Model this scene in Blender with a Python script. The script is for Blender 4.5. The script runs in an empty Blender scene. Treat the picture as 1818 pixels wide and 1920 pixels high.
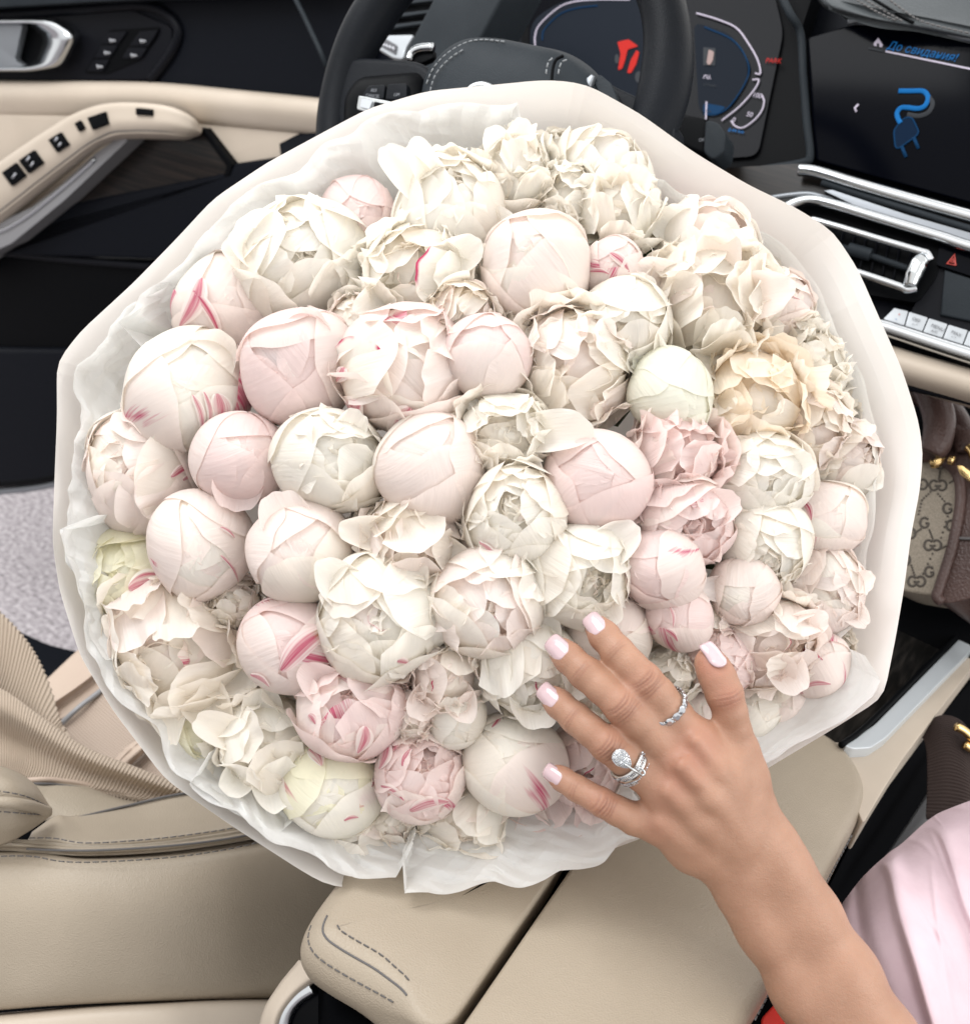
import bpy, bmesh, math, random
import numpy as np
from mathutils import Vector, Matrix

S = bpy.context.scene
COL = S.collection
# ---------------------------------------------------------------- camera, world, lights, exposure
f_ = np.array((.575, -.277, .770)); r_ = np.array((.796, .407, -.448))
f_ /= np.linalg.norm(f_); r_ -= f_ * f_.dot(r_); r_ /= np.linalg.norm(r_); u_ = np.cross(r_, f_)
CR = np.array((r_[0], f_[0], u_[0])); CD = np.array((r_[1], f_[1], u_[1])); CF = np.array((r_[2], f_[2], u_[2]))
CAM = np.array((.15, 0., 1.40)); FPX = 1864.; CX, CY = 909., 960.
cd = bpy.data.cameras.new('camera'); cam = bpy.data.objects.new('camera', cd); COL.objects.link(cam)
cam.matrix_world = Matrix(((CR[0], -CD[0], -CF[0], CAM[0]), (CR[1], -CD[1], -CF[1], CAM[1]), (CR[2], -CD[2], -CF[2], CAM[2]), (0, 0, 0, 1)))
cd.sensor_fit = 'HORIZONTAL'; cd.sensor_width = 36; cd.lens = 36 * FPX / 1818; cd.clip_start = .01; cd.clip_end = 100
cd.dof.use_dof = True; cd.dof.focus_distance = .64; cd.dof.aperture_fstop = 10
S.camera = cam
W = bpy.data.worlds.new('World'); S.world = W; W.use_nodes = True
bg = W.node_tree.nodes['Background']; bg.inputs[0].default_value = (1, .992, .98, 1); bg.inputs[1].default_value = 1.22
def area(name, loc, target, sx, sy, power, col):
    l = bpy.data.lights.new(name, 'AREA'); l.shape = 'RECTANGLE'; l.size = sx; l.size_y = sy; l.energy = power; l.color = col
    o = bpy.data.objects.new(name, l); COL.objects.link(o); o.location = loc
    o.rotation_euler = (Vector(target) - Vector(loc)).to_track_quat('-Z', 'Y').to_euler(); return o
area('windscreen_light', (.2, 1.35, 1.95), (0, .5, .95), 1.4, .6, 3.2, (1, .99, .97))
area('passenger_window_light', (1.15, .45, 1.65), (0, .45, 1.0), .9, .5, 5.6, (1, .99, .97))
area('door_fill_light', (-.95, .15, 2.35), (-.95, .9, .8), .9, .9, 18, (.97, .985, 1))  # added overhead fill that brightens the door panel, not set in a window
area('road_fill_light', (-2.4, 1.2, 2.6), (-2.0, 1.3, 0), 2.0, 1.6, 17, (.97, .985, 1))  # added lamp above the road, brightens the asphalt
area('roof_window_light', (.05, .05, 2.1), (0, .45, .95), .8, .9, 1.6, (1, .99, .97))
S.view_settings.view_transform = 'Standard'; S.view_settings.look = 'None'; S.view_settings.exposure = 0.06; S.view_settings.gamma = 1
S.render.engine = 'CYCLES'; S.cycles.use_denoising = True; S.cycles.max_bounces = 12; S.cycles.diffuse_bounces = 11; S.cycles.transmission_bounces = 4; S.cycles.glossy_bounces = 3; S.cycles.transparent_max_bounces = 6
S.cycles.caustics_reflective = False; S.cycles.caustics_refractive = False
S.cycles.sample_clamp_indirect = 4

# ---------------------------------------------------------------- geometry of the view: a photo pixel and a distance make a place in the car
def ray(px, py): return CR * ((px - CX) / FPX) + CD * ((py - CY) / FPX) + CF
def P(px, py, d): return CAM + ray(px, py) * d
class Plane:
    def __init__(s, p, n):
        s.p = np.array(p, float); s.n = np.array(n, float); s.n /= np.linalg.norm(s.n)
        if s.n.dot(CAM - s.p) < 0: s.n = -s.n
    def at(s, px, py, off=0):
        r = ray(px, py); q = s.p + s.n * off
        return CAM + r * (s.n.dot(q - CAM) / s.n.dot(r))
    def pts(s, l, off=0): return [s.at(x, y, off) for x, y in l]
def H(z): return Plane((0, 0, z), (0, 0, 1))
RNG = np.random.default_rng(7)

# ---------------------------------------------------------------- materials
def mat(name, col, rough=.5, metal=0, spec=.5, emit=0, coat=0):
    m = bpy.data.materials.new(name); m.use_nodes = True; b = m.node_tree.nodes['Principled BSDF']
    b.inputs['Base Color'].default_value = (*col, 1); b.inputs['Roughness'].default_value = rough; b.inputs['Metallic'].default_value = metal
    b.inputs['Specular IOR Level'].default_value = spec; b.inputs['Coat Weight'].default_value = coat
    if emit: b.inputs['Emission Color'].default_value = (*col, 1); b.inputs['Emission Strength'].default_value = emit
    return m
def nd(m, t, **k):
    n = m.node_tree.nodes.new(t)
    for a, v in k.items():
        if a[0] == 'i' and a[1:].isdigit(): n.inputs[int(a[1:])].default_value = v
        else: setattr(n, a, v)
    return n
def lk(m, a, b): m.node_tree.links.new(a, b)
def pb(m): return m.node_tree.nodes['Principled BSDF']
def vary(m, c1, c2, scale, detail=3, stretch=None, coord='Object', lo=.35, hi=.65):
    tc = nd(m, 'ShaderNodeTexCoord'); n = nd(m, 'ShaderNodeTexNoise'); n.inputs['Scale'].default_value = scale; n.inputs['Detail'].default_value = detail
    if stretch is not None:
        mp = nd(m, 'ShaderNodeMapping'); mp.inputs['Scale'].default_value = stretch; lk(m, tc.outputs[coord], mp.inputs[0]); lk(m, mp.outputs[0], n.inputs[0])
    else: lk(m, tc.outputs[coord], n.inputs[0])
    r = nd(m, 'ShaderNodeValToRGB'); r.color_ramp.elements[0].color = (*c1, 1); r.color_ramp.elements[1].color = (*c2, 1)
    r.color_ramp.elements[0].position = lo; r.color_ramp.elements[1].position = hi
    lk(m, n.outputs[0], r.inputs[0]); lk(m, r.outputs[0], pb(m).inputs['Base Color']); return m
def bump(m, scale, strength, kind='noise', dist=.001, stretch=None, coord='Object'):
    tc = nd(m, 'ShaderNodeTexCoord'); src = tc.outputs[coord]
    if stretch is not None:
        mp = nd(m, 'ShaderNodeMapping'); mp.inputs['Scale'].default_value = stretch; lk(m, src, mp.inputs[0]); src = mp.outputs[0]
    if kind == 'noise': n = nd(m, 'ShaderNodeTexNoise'); n.inputs['Scale'].default_value = scale; n.inputs['Detail'].default_value = 4
    elif kind == 'wave': n = nd(m, 'ShaderNodeTexWave'); n.inputs['Scale'].default_value = scale
    else: n = nd(m, 'ShaderNodeTexVoronoi', feature='SMOOTH_F1'); n.inputs['Scale'].default_value = scale
    lk(m, src, n.inputs[0]); b = nd(m, 'ShaderNodeBump'); b.inputs['Strength'].default_value = strength; b.inputs['Distance'].default_value = dist
    lk(m, n.outputs[0] if kind != 'wave' else n.outputs[1], b.inputs['Height'])
    p = pb(m).inputs['Normal']
    if p.is_linked: lk(m, p.links[0].from_socket, b.inputs['Normal'])
    lk(m, b.outputs[0], p); return m
def leather(name, c1, c2, rough=.42, grain=620, strength=.35, spec=.4):
    m = mat(name, c1, rough, spec=spec); vary(m, c1, c2, 9, 4); bump(m, 160, .12, dist=.001); bump(m, grain, min(1, strength * 2.2), 'vor', .0009); return m
M = {}
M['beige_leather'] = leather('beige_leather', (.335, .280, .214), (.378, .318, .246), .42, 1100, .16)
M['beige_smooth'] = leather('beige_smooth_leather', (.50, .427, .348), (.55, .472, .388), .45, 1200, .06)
M['perforated'] = mat('perforated_leather', (.44, .345, .28), .6)
def perforate(m, c, hole, sx, sy):
    uvn = nd(m, 'ShaderNodeUVMap'); mp = nd(m, 'ShaderNodeMapping'); mp.inputs['Scale'].default_value = (sx, sy, 1); v = nd(m, 'ShaderNodeTexVoronoi', voronoi_dimensions='2D'); v.inputs['Scale'].default_value = 1; v.inputs['Randomness'].default_value = 0
    lk(m, uvn.outputs[0], mp.inputs[0]); lk(m, mp.outputs[0], v.inputs[0]); r = nd(m, 'ShaderNodeValToRGB'); r.color_ramp.elements[0].color = (*hole, 1); r.color_ramp.elements[1].color = (*c, 1); r.color_ramp.elements[0].position = .16; r.color_ramp.elements[1].position = .34
    lk(m, v.outputs[0], r.inputs[0]); lk(m, r.outputs[0], pb(m).inputs['Base Color']); b = nd(m, 'ShaderNodeBump'); b.inputs['Strength'].default_value = .6; b.inputs['Distance'].default_value = .001; lk(m, v.outputs[0], b.inputs['Height']); lk(m, b.outputs[0], pb(m).inputs['Normal'])
perforate(M['perforated'], (.45, .355, .285), (.27, .20, .155), 42, 34)

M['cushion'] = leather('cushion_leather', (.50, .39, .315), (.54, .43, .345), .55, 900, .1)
M['black_leather'] = leather('black_leather', (.0055, .0065, .0085), (.009, .0105, .0135), .42, 1100, .1, .08)
M['grey_leather'] = leather('grey_leather', (.016, .020, .024), (.026, .031, .036), .5, 1100, .12, .09)
M['dash_grey'] = leather('dash_grey_leather', (.055, .062, .067), (.075, .083, .088), .5, 900, .2, .25)
M['navy'] = mat('dark_navy_plastic', (.0035, .0045, .0075), .5, spec=.09); bump(M['navy'], 900, .15, dist=.0004)
M['navy2'] = mat('black_door_plastic', (.0045, .005, .0075), .45, spec=.10); bump(M['navy2'], 900, .15, dist=.0004)
M['black'] = mat('black_plastic', (.0022, .0025, .0032), .45, spec=.05)
M['gloss_black'] = mat('gloss_black', (.0012, .0016, .0035), .15, spec=.06)
M['carpet'] = mat('black_carpet', (.003, .0032, .004), .95, spec=.02)
M['chrome'] = mat('satin_chrome', (.56, .58, .60), .2, 1); bump(M['chrome'], 300, .02)
M['chrome_bright'] = mat('bright_chrome', (.58, .60, .61), .12, 1)
M['silver'] = mat('silver_paint', (.24, .255, .275), .38, .7)
M['silver_button'] = mat('silver_button_plastic', (.44, .465, .49), .35, .25)
M['grey_trim'] = mat('grey_trim', (.30, .30, .31), .45, .3)
M['wood'] = vary(mat('dark_wood', (.02, .015, .012), .3, spec=.25), (.004, .0035, .0033), (.024, .017, .0135), 5, 6, (2, 6, 60), lo=.4, hi=.72)
M['console_wood'] = vary(mat('dark_console_wood', (.02, .015, .012), .3, spec=.15), (.006, .0055, .005), (.040, .034, .030), 6, 6, (40, 4, 40), lo=.45, hi=.8)
M['thread'] = mat('grey_thread', (.11, .105, .105), .7)
M['thread_light'] = mat('pale_thread', (.20, .21, .22), .7)
M['white_print'] = mat('white_print', (.55, .56, .6), .6)
M['dim_print'] = mat('dim_print', (.17, .18, .2), .6)
M['dark_print'] = mat('dark_print', (.09, .09, .10), .6)
M['red_print'] = mat('red_print', (.35, .04, .03), .5, emit=.25)
M['lcd_white'] = mat('lit_display_white', (.45, .41, .49), .5, emit=.18, spec=.05)
M['lcd_dim'] = mat('lit_display_grey', (.035, .038, .043), .5, emit=.2, spec=.05)
M['lcd_blue'] = mat('lit_display_blue', (.010, .115, .33), .5, emit=.16, spec=.05)
M['lcd_deep'] = mat('lit_display_deep_blue', (.004, .028, .075), .5, emit=.22, spec=.05)
M['lcd_red'] = mat('lit_display_red', (.40, .02, .016), .5, emit=.12, spec=.05)
M['lcd_navy'] = mat('lit_display_navy', (.006, .0085, .0135), .5, emit=.5, spec=.05)
M['lcd_skin'] = mat('lit_display_skin', (.20, .13, .12), .5, emit=.3)
M['brown_leather'] = leather('brown_leather', (.050, .028, .024), (.085, .050, .043), .42, 500, .3)
M['canvas'] = vary(mat('beige_canvas', (.3, .25, .19), .8), (.24, .205, .16), (.34, .295, .235), 700, 2); bump(M['canvas'], 900, .5, 'vor', .0008)
M['monogram'] = mat('brown_monogram_print', (.085, .072, .06), .8)
M['webbing'] = mat('brown_webbing', (.036, .022, .019), .85)
M['gold'] = mat('polished_gold', (.80, .56, .25), .18, 1)
M['buckle_red'] = mat('red_buckle_plastic', (.62, .035, .025), .4)
M['asphalt'] = vary(mat('light_asphalt', (.4, .38, .4), .9), (.20, .18, .19), (.52, .48, .50), 95, 6); bump(M['asphalt'], 120, .6, dist=.01)
M['pink_cloth'] = vary(mat('pale_pink_cotton', (.8, .62, .68), .85), (.60, .455, .50), (.655, .505, .55), 30, 4); bump(M['pink_cloth'], 60, .25, dist=.004)

# ---------------------------------------------------------------- objects
def tag(o, label=None, cat=None, group=None, kind=None):
    for k, v in (('label', label), ('category', cat), ('group', group), ('kind', kind)):
        if v: o[k] = v
    return o
def thing(name, label, cat, loc, group=None):
    o = bpy.data.objects.new(name, None); COL.objects.link(o); o.location = [float(v) for v in loc]; o.empty_display_size = .05
    return tag(o, label, cat, group)
def rootloc(o):
    while o.parent is not None: o = o.parent
    return np.array(o.location)
def link(name, me, parent=None, m=None, origin=None):
    """one mesh in world coordinates becomes an object (a part when parent is given)"""
    o = bpy.data.objects.new(name, me); COL.objects.link(o)
    n = len(me.vertices); v = np.empty(n * 3); me.vertices.foreach_get('co', v); v = v.reshape(-1, 3)
    if parent is not None: off = rootloc(parent)
    else: off = np.array(origin) if origin is not None else np.array((v[:, 0].mean(), v[:, 1].mean(), v[:, 2].min()))
    me.vertices.foreach_set('co', (v - off).ravel()); me.update()
    if parent is not None: o.parent = parent
    else: o.location = [float(x) for x in off]
    if m is not None: me.materials.append(m)
    return o
def mesh(V, F, smooth=True, uv=None):
    me = bpy.data.meshes.new('mesh'); me.from_pydata([tuple(map(float, v)) for v in V], [], [tuple(map(int, f)) for f in F])
    if smooth: me.polygons.foreach_set('use_smooth', [True] * len(me.polygons))
    if uv is not None:
        l = me.uv_layers.new(name='UVMap'); idx = np.empty(len(me.loops), int); me.loops.foreach_get('vertex_index', idx)
        l.data.foreach_set('uv', np.asarray(uv, float)[idx].ravel())
    me.update(); return me
def grid_faces(nv, nu, closed=False):
    i, j = np.meshgrid(np.arange(nv - 1), np.arange(nu if closed else nu - 1), indexing='ij')
    a = i * nu + j; b = i * nu + (j + 1) % nu
    return np.stack([a, b, b + nu, a + nu], -1).reshape(-1, 4)
def cr(p, n):
    p = np.asarray(p, float); k = len(p)
    if k == 2: t = np.linspace(0, 1, n)[:, None]; return p[0] * (1 - t) + p[1] * t
    q = np.vstack([2 * p[0] - p[1], p, 2 * p[-1] - p[-2]]); t = np.linspace(0, k - 1, n); i = np.minimum(t.astype(int), k - 2); s = (t - i)[:, None]
    a, b, c, d = q[i], q[i + 1], q[i + 2], q[i + 3]
    return .5 * (2 * b + (c - a) * s + (2 * a - 5 * b + 4 * c - d) * s ** 2 + (3 * b - a - 3 * c + d) * s ** 3)
def rnd(poly, r, seg=5):
    out = []; n = len(poly); p = np.asarray(poly, float)
    for i in range(n):
        a, b, c = p[i - 1], p[i], p[(i + 1) % n]; u, v = a - b, c - b; lu, lv = np.linalg.norm(u), np.linalg.norm(v)
        rr = r[i] if isinstance(r, (list, tuple)) else r
        s = b + u / lu * min(rr, lu * .48); e = b + v / lv * min(rr, lv * .48)
        for t in np.linspace(0, 1, seg): out.append(tuple(s * (1 - t) ** 2 + 2 * b * t * (1 - t) + e * t ** 2))
    return out
def loft(rows, nu=40, nv=24, thick=0, uvrep=None):
    """smooth sheet through rows of 3-D points"""
    R = np.stack([cr(r, nu) for r in rows]); G = np.stack([cr(R[:, j], nv) for j in range(nu)], 1)
    V = G.reshape(-1, 3); F = grid_faces(nv, nu)
    uv = np.stack(np.meshgrid(np.linspace(0, 1, nu), np.linspace(0, 1, nv)), -1).reshape(-1, 2)
    return V, F, uv
def solid(o, t, off=-1):
    s = o.modifiers.new('thickness', 'SOLIDIFY'); s.thickness = t; s.offset = off; return o
def face_cam(V, F):
    """orient a sheet's faces towards the viewer's side"""
    c = np.mean([np.dot(np.cross(V[f[1]] - V[f[0]], V[f[2]] - V[f[0]]), CAM - V[f[0]]) for f in F[:: max(1, len(F) // 60)]])
    return F if c > 0 else F[:, ::-1]
def sheet(name, rows, m, parent=None, nu=40, nv=24, thick=.004, **k):
    V, F, uv = loft(rows, nu, nv); F = face_cam(V, F)
    o = link(name, mesh(V, F, True, uv), parent, m, **k)
    if thick: solid(o, thick)
    return o
def prism_bm(pts, n, thick, bev=0, seg=2):
    bm = bmesh.new(); n = np.asarray(n, float) / np.linalg.norm(n)
    fr = [bm.verts.new(p) for p in pts]; bk = [bm.verts.new(np.asarray(p) - n * thick) for p in pts]; k = len(pts)
    ff = bm.faces.new(fr); ff.normal_update()
    if ff.normal.dot(Vector(n)) < 0: bmesh.ops.reverse_faces(bm, faces=[ff])
    bm.faces.new(bk)
    for i in range(k): bm.faces.new((fr[i], fr[(i + 1) % k], bk[(i + 1) % k], bk[i]))
    bmesh.ops.recalc_face_normals(bm, faces=bm.faces[:])
    if bev:
        bmesh.ops.bevel(bm, geom=list(ff.edges), offset=bev, segments=seg, profile=.6, affect='EDGES', clamp_overlap=True)
    return bm
def prism(name, pts, n, thick, m, parent=None, bev=0, seg=3, smooth=True, **k):
    bm = prism_bm(pts, n, thick, bev, seg); me = bpy.data.meshes.new('mesh'); bm.to_mesh(me); bm.free()
    if smooth:
        me.polygons.foreach_set('use_smooth', [True] * len(me.polygons)); me.set_sharp_from_angle(angle=math.radians(40))
    return link(name, me, parent, m, **k)
def panel(name, px, pl, m, parent=None, off=0, thick=.01, bev=0, r=0, seg=3, **k):
    if r: px = rnd(px, r)
    return prism(name, pl.pts(px, off), pl.n, thick, m, parent, bev, seg, **k)
def tube_vf(pts, rad, seg=10, n=None, flat=1., up=None, closed=False):
    p = np.asarray(pts, float)
    if n: p = cr(p, n)
    k = len(p); rad = np.interp(np.linspace(0, 1, k), np.linspace(0, 1, len(rad)), rad) if hasattr(rad, '__len__') else np.full(k, rad)
    T = np.gradient(p, axis=0)
    if closed: T = np.roll(p, -1, 0) - np.roll(p, 1, 0)
    T /= np.linalg.norm(T, axis=1)[:, None] + 1e-12
    u = np.asarray(up if up is not None else (CAM - p.mean(0)), float); V = []
    for i in range(k):
        a = u - T[i] * T[i].dot(u); a /= np.linalg.norm(a) + 1e-12; b = np.cross(T[i], a)
        for j in range(seg):
            t = 2 * math.pi * j / seg; V.append(p[i] + rad[i] * (a * math.cos(t) * flat + b * math.sin(t)))
    F = [tuple(f) for f in grid_faces(k, seg, True)]
    if closed: F += [((k - 1) * seg + j, (k - 1) * seg + (j + 1) % seg, (j + 1) % seg, j) for j in range(seg)]
    else: F += [tuple(range(seg))[::-1], tuple(range((k - 1) * seg, k * seg))]
    return np.array(V), F
def tube(name, pts, rad, m, parent=None, seg=10, n=None, flat=1., up=None, closed=False, **k):
    V, F = tube_vf(pts, rad, seg, n, flat, up, closed); me = mesh(V, F)
    bm = bmesh.new(); bm.from_mesh(me); bmesh.ops.recalc_face_normals(bm, faces=bm.faces[:]); bm.to_mesh(me); bm.free()
    return link(name, me, parent, m, **k)
def dome(name, px, pl, h, m, parent=None, off=0, rings=8, center=None, **k):
    b = np.array(pl.pts(px, off)); c = b.mean(0) if center is None else pl.at(*center, off); N = len(b); V = []
    for i in range(rings):
        s = 1 - i / rings
        V += [c + (q - c) * s + pl.n * h * (1 - s ** 3) ** .7 for q in b]
    V.append(c + pl.n * h); F = [tuple(f) for f in grid_faces(rings, N, True)] + [((rings - 1) * N + j, (rings - 1) * N + (j + 1) % N, rings * N) for j in range(N)]
    V += [q - pl.n * .012 for q in b]; o = rings * N + 1; F += [(j, (j + 1) % N, o + (j + 1) % N, o + j) for j in range(N)]
    me = mesh(V, F); bm = bmesh.new(); bm.from_mesh(me); bmesh.ops.recalc_face_normals(bm, faces=bm.faces[:]); bm.to_mesh(me); bm.free()
    return link(name, me, parent, m, **k)
def bullnose(name, pts, rads, hh_, m, parent, n=260, steps=7):
    """a padded slab: outline at half height, rounded over towards its top and underside; returns the object and a way to find points on its shoulder"""
    p = np.vstack([pts, pts[:1]]); rads = np.array(list(rads) + [rads[0]]); d = np.r_[0, np.cumsum(np.linalg.norm(np.diff(p, axis=0), axis=1))]; t = np.linspace(0, d[-1], n, endpoint=False)
    q = np.stack([np.interp(t, d, p[:, i]) for i in range(3)], 1); seg = np.minimum(np.searchsorted(d, t, side='right') - 1, len(pts) - 1); r = rads[seg].astype(float)
    for _ in range(14): q = (np.roll(q, 1, 0) + 2 * q + np.roll(q, -1, 0)) / 4; r = (np.roll(r, 1) + 2 * r + np.roll(r, -1)) / 4
    T = np.roll(q, -2, 0) - np.roll(q, 2, 0); nrm = np.stack([T[:, 1], -T[:, 0], 0 * T[:, 0]], 1); nrm /= np.linalg.norm(nrm, axis=1)[:, None] + 1e-12
    if (nrm * (q - q.mean(0))).sum() < 0: nrm = -nrm
    def at(th): return q - nrm * (r * (1 - math.cos(th)))[:, None] + np.array((0, 0, 1)) * (hh_ - r + r * math.sin(th) if th >= 0 else -(hh_ - r) + r * math.sin(th))[:, None]
    rows = [at(a) for a in np.linspace(-math.pi / 2, -.01, steps)] + [at(a) for a in np.linspace(0, math.pi / 2, steps + 2)]; V = np.vstack(rows); F = [tuple(f) for f in grid_faces(len(rows), n, True)]; k0 = (len(rows) - 1) * n; c_ = rows[-1].mean(0); V = np.vstack([V, c_ + (rows[-1] - c_) * .85 + (0, 0, .0012), c_[None] + (0, 0, .0035)]); F += [(k0 + j, k0 + (j + 1) % n, k0 + n + (j + 1) % n, k0 + n + j) for j in range(n)] + [(k0 + n + j, k0 + n + (j + 1) % n, k0 + 2 * n) for j in range(n)]
    me = mesh(V, F); bm = bmesh.new(); bm.from_mesh(me); bmesh.ops.recalc_face_normals(bm, faces=bm.faces[:]); bm.to_mesh(me); bm.free()
    return link(name, me, parent, m), at, nrm
class Join:
    def __init__(s): s.V = []; s.F = []
    def add(s, V, F):
        o = len(s.V); s.V += [tuple(v) for v in V]; s.F += [tuple(i + o for i in f) for f in F]
    def out(s, name, m, parent=None, smooth=True, **k): return link(name, mesh(s.V, s.F, smooth), parent, m, **k)
def stitches(name, pts, m, parent, step=.0052, length=.0036, r=.0006, lift=.0006, n=None):
    """a row of sewn stitches along a path"""
    p = cr(pts, 200); d = np.r_[0, np.cumsum(np.linalg.norm(np.diff(p, axis=0), axis=1))]; J = Join()
    for s in np.arange(step, d[-1] - step, step):
        a = np.array([np.interp(s, d, p[:, i]) for i in range(3)]); b = np.array([np.interp(s + length, d, p[:, i]) for i in range(3)])
        c = CAM - a; c /= np.linalg.norm(c); J.add(*tube_vf([a + c * (lift - r), (a + b) / 2 + c * lift, b + c * (lift - r)], r, 5))
    o = J.out(name, m, parent); o['kind'] = 'stuff'; return o
def text(name, s, org, xd, yd, size, m, parent, lift=.0004, spacing=1., shear=0):
    cu = bpy.data.curves.new('t', 'FONT'); cu.body = s; cu.size = 1; cu.space_character = spacing; cu.shear = shear; cu.resolution_u = 4
    o = bpy.data.objects.new('t', cu); COL.objects.link(o); dg = bpy.context.evaluated_depsgraph_get()
    me = bpy.data.meshes.new_from_object(o.evaluated_get(dg)); bpy.data.objects.remove(o); bpy.data.curves.remove(cu); me.materials.clear()
    v = np.empty(len(me.vertices) * 3); me.vertices.foreach_get('co', v); v = v.reshape(-1, 3)
    xd = np.asarray(xd, float); yd = np.asarray(yd, float); xd = xd / np.linalg.norm(xd); yd = yd - xd * xd.dot(yd); yd /= np.linalg.norm(yd); z = np.cross(xd, yd)
    w = np.asarray(org) + size * (v[:, :1] * xd + v[:, 1:2] * yd) + z * lift
    me.vertices.foreach_set('co', w.ravel()); return link(name, me, parent, m)
def ptext(name, s, a, b, pl, hpx, m, parent, off=.0012, **k):
    """flat print on a plane: baseline from pixel a towards pixel b, cap height hpx"""
    p, q = pl.at(*a, off), pl.at(*b, off); up = pl.at(a[0], a[1] - hpx, off)
    return text(name, s, p, q - p, up - p, np.linalg.norm(up - p) * 1.35, m, parent, **k)
# ================================================================ setting
def slab(name, x0, x1, y0, y1, z, t, m):
    o = prism(name, [(x0, y0, z), (x1, y0, z), (x1, y1, z), (x0, y1, z)], (0, 0, 1), t, m, origin=(0, 0, z)); o['kind'] = 'structure'; return o
slab('road', -9, 9, -9, 9, 0, .3, M['asphalt'])
slab('car_floor', -.80, 1.1, -.40, 2.0, .36, .05, M['carpet'])

# ================================================================ open driver's door
A, B = P(0, 400, 1.75), P(600, 250, 1.46)
DP = Plane(A, np.cross(B - A, (0, 0, 1)))
door = thing('car_door', 'open driver door with beige leather panel, silver pull handle and dark wood inlay', 'car door', DP.at(200, 915) - DP.n * .03)
panel('upper_panel', [(-80, -80), (700, -80), (700, 210), (600, 190), (300, 160), (0, 153), (-80, 152)], DP, M['navy'], door, off=0, thick=.06)
panel('window_sill_trim', rnd([(-80, -60), (760, -60), (700, -30), (420, -8), (200, 2), (-80, 18)], 30), DP, M['grey_leather'], door, off=.035, thick=.04, bev=.01)
tube('recess_lip', DP.pts([(-80, 32), (60, 24), (180, 15), (265, 10), (310, 24), (334, 54), (328, 86), (305, 122), (282, 150)], .004), .0075, M['navy2'], door, n=60, flat=.8)
panel('control_recess', rnd([(-80, 36), (250, 18), (322, 50), (322, 86), (280, 150), (-80, 150)], 14), DP, M['navy2'], door, off=.004, thick=.01, bev=.002)
# pull handle: a frame of satin metal round a dark hollow, with the lever inside it
def frame_loop(name, outer, inner, pl, offs, m, parent, n=72):
    def rs(poly, r):
        q = np.array(rnd(poly, r)); q = np.vstack([q, q[:1]]); d = np.r_[0, np.cumsum(np.linalg.norm(np.diff(q, axis=0), axis=1))]
        t = np.linspace(0, d[-1], n, endpoint=False); return np.stack([np.interp(t, d, q[:, i]) for i in range(2)], 1)
    a, b = rs(outer, 16), rs(inner, 10); a0 = np.roll(a, -np.argmin(((a - a[0]) ** 2).sum(1)), 0)
    # match the loops by angle
    c = b.mean(0); order = [int(np.argmin(np.abs(np.angle(np.exp(1j * (np.arctan2(*(b - c).T[::-1]) - math.atan2(*(q - c)[::-1]))))))) for q in a0]
    bb = b[order]; V = []
    for w, of in ((0, offs[0]), (.12, offs[1]), (.5, offs[2]), (.85, offs[1]), (1, offs[3])):
        V += pl.pts([tuple(q * (1 - w) + p * w) for q, p in zip(a0, bb)], of)
    F = [tuple(f) for f in grid_faces(5, n, True)]
    me = mesh(V, F); bm = bmesh.new(); bm.from_mesh(me); bmesh.ops.recalc_face_normals(bm, faces=bm.faces[:]); bm.to_mesh(me); bm.free()
    o = link(name, me, parent, m); o.modifiers.new('sub', 'SUBSURF').levels = 1; o.modifiers['sub'].render_levels = 1; return o
panel('handle_hollow', rnd([(-60, 36), (100, 36), (140, 70), (115, 128), (-60, 132)], 10), DP, M['black'], door, off=.006, thick=.004)
h = frame_loop('pull_handle', [(-120, 34), (110, 32), (154, 62), (150, 80), (122, 128), (60, 137), (-120, 136)], [(-80, 48), (54, 48), (84, 70), (68, 114), (48, 121), (-80, 125)], DP, (.004, .030, .044, .006), M['chrome'], door)
panel('handle_lever', rnd([(-60, 45), (42, 46), (27, 112), (46, 124), (-60, 129)], 6), DP, M['silver'], h, off=.022, thick=.012, bev=.003)
panel('button_bezel', rnd([(206, 56), (300, 50), (293, 72), (262, 112), (200, 138), (158, 136)], 5), DP, M['black'], door, off=.006, thick=.003)
for q, marks in (([(203, 60), (238, 58), (222, 82), (190, 82)], (206, 75)), ([(189, 84), (221, 84), (206, 108), (176, 109)], (196, 98)), ([(175, 111), (205, 111), (192, 134), (162, 133)], (182, 124)),
          ([(262, 58), (297, 55), (278, 86), (242, 86)], (263, 76)), ([(241, 88), (276, 89), (262, 110), (228, 109)], (246, 103))):
    b = panel('seat_button', rnd(q, 4), DP, M['navy2'], door, off=.009, thick=.004, bev=.001)
    x, y = marks; J = Join()
    for k, dx in enumerate((0, 4, 8)): 
        V, F = tube_vf([DP.at(x + dx, y - 3 + k, .0092), DP.at(x + dx + 2, y + 4 - k, .0092)], .0011, 5); J.add(V, F)
    J.out('symbol', M['white_print'], b)
# beige middle panel
bp = DP.p
rows = [[DP.at(x, y + dy, o) for x, y in ((-80, 146), (0, 149), (150, 151), (300, 154), (450, 168), (600, 183), (700, 196))] for dy, o in ((0, .005), (8, .022), (30, .028), (58, .02), (70, .012))]
sheet('beige_upper_pad', rows, M['beige_smooth'], door, 50, 16, .01)
panel('beige_panel', [(-80, 190), (700, 190), (700, 268), (438, 311), (330, 330), (-80, 470)], DP, M['beige_smooth'], door, off=.010, thick=.03, bev=.003)
panel('map_pad', rnd([(-80, 212), (150, 217), (176, 232), (-80, 420)], 8), DP, M['beige_smooth'], door, off=.016, thick=.01, bev=.006)
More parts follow.
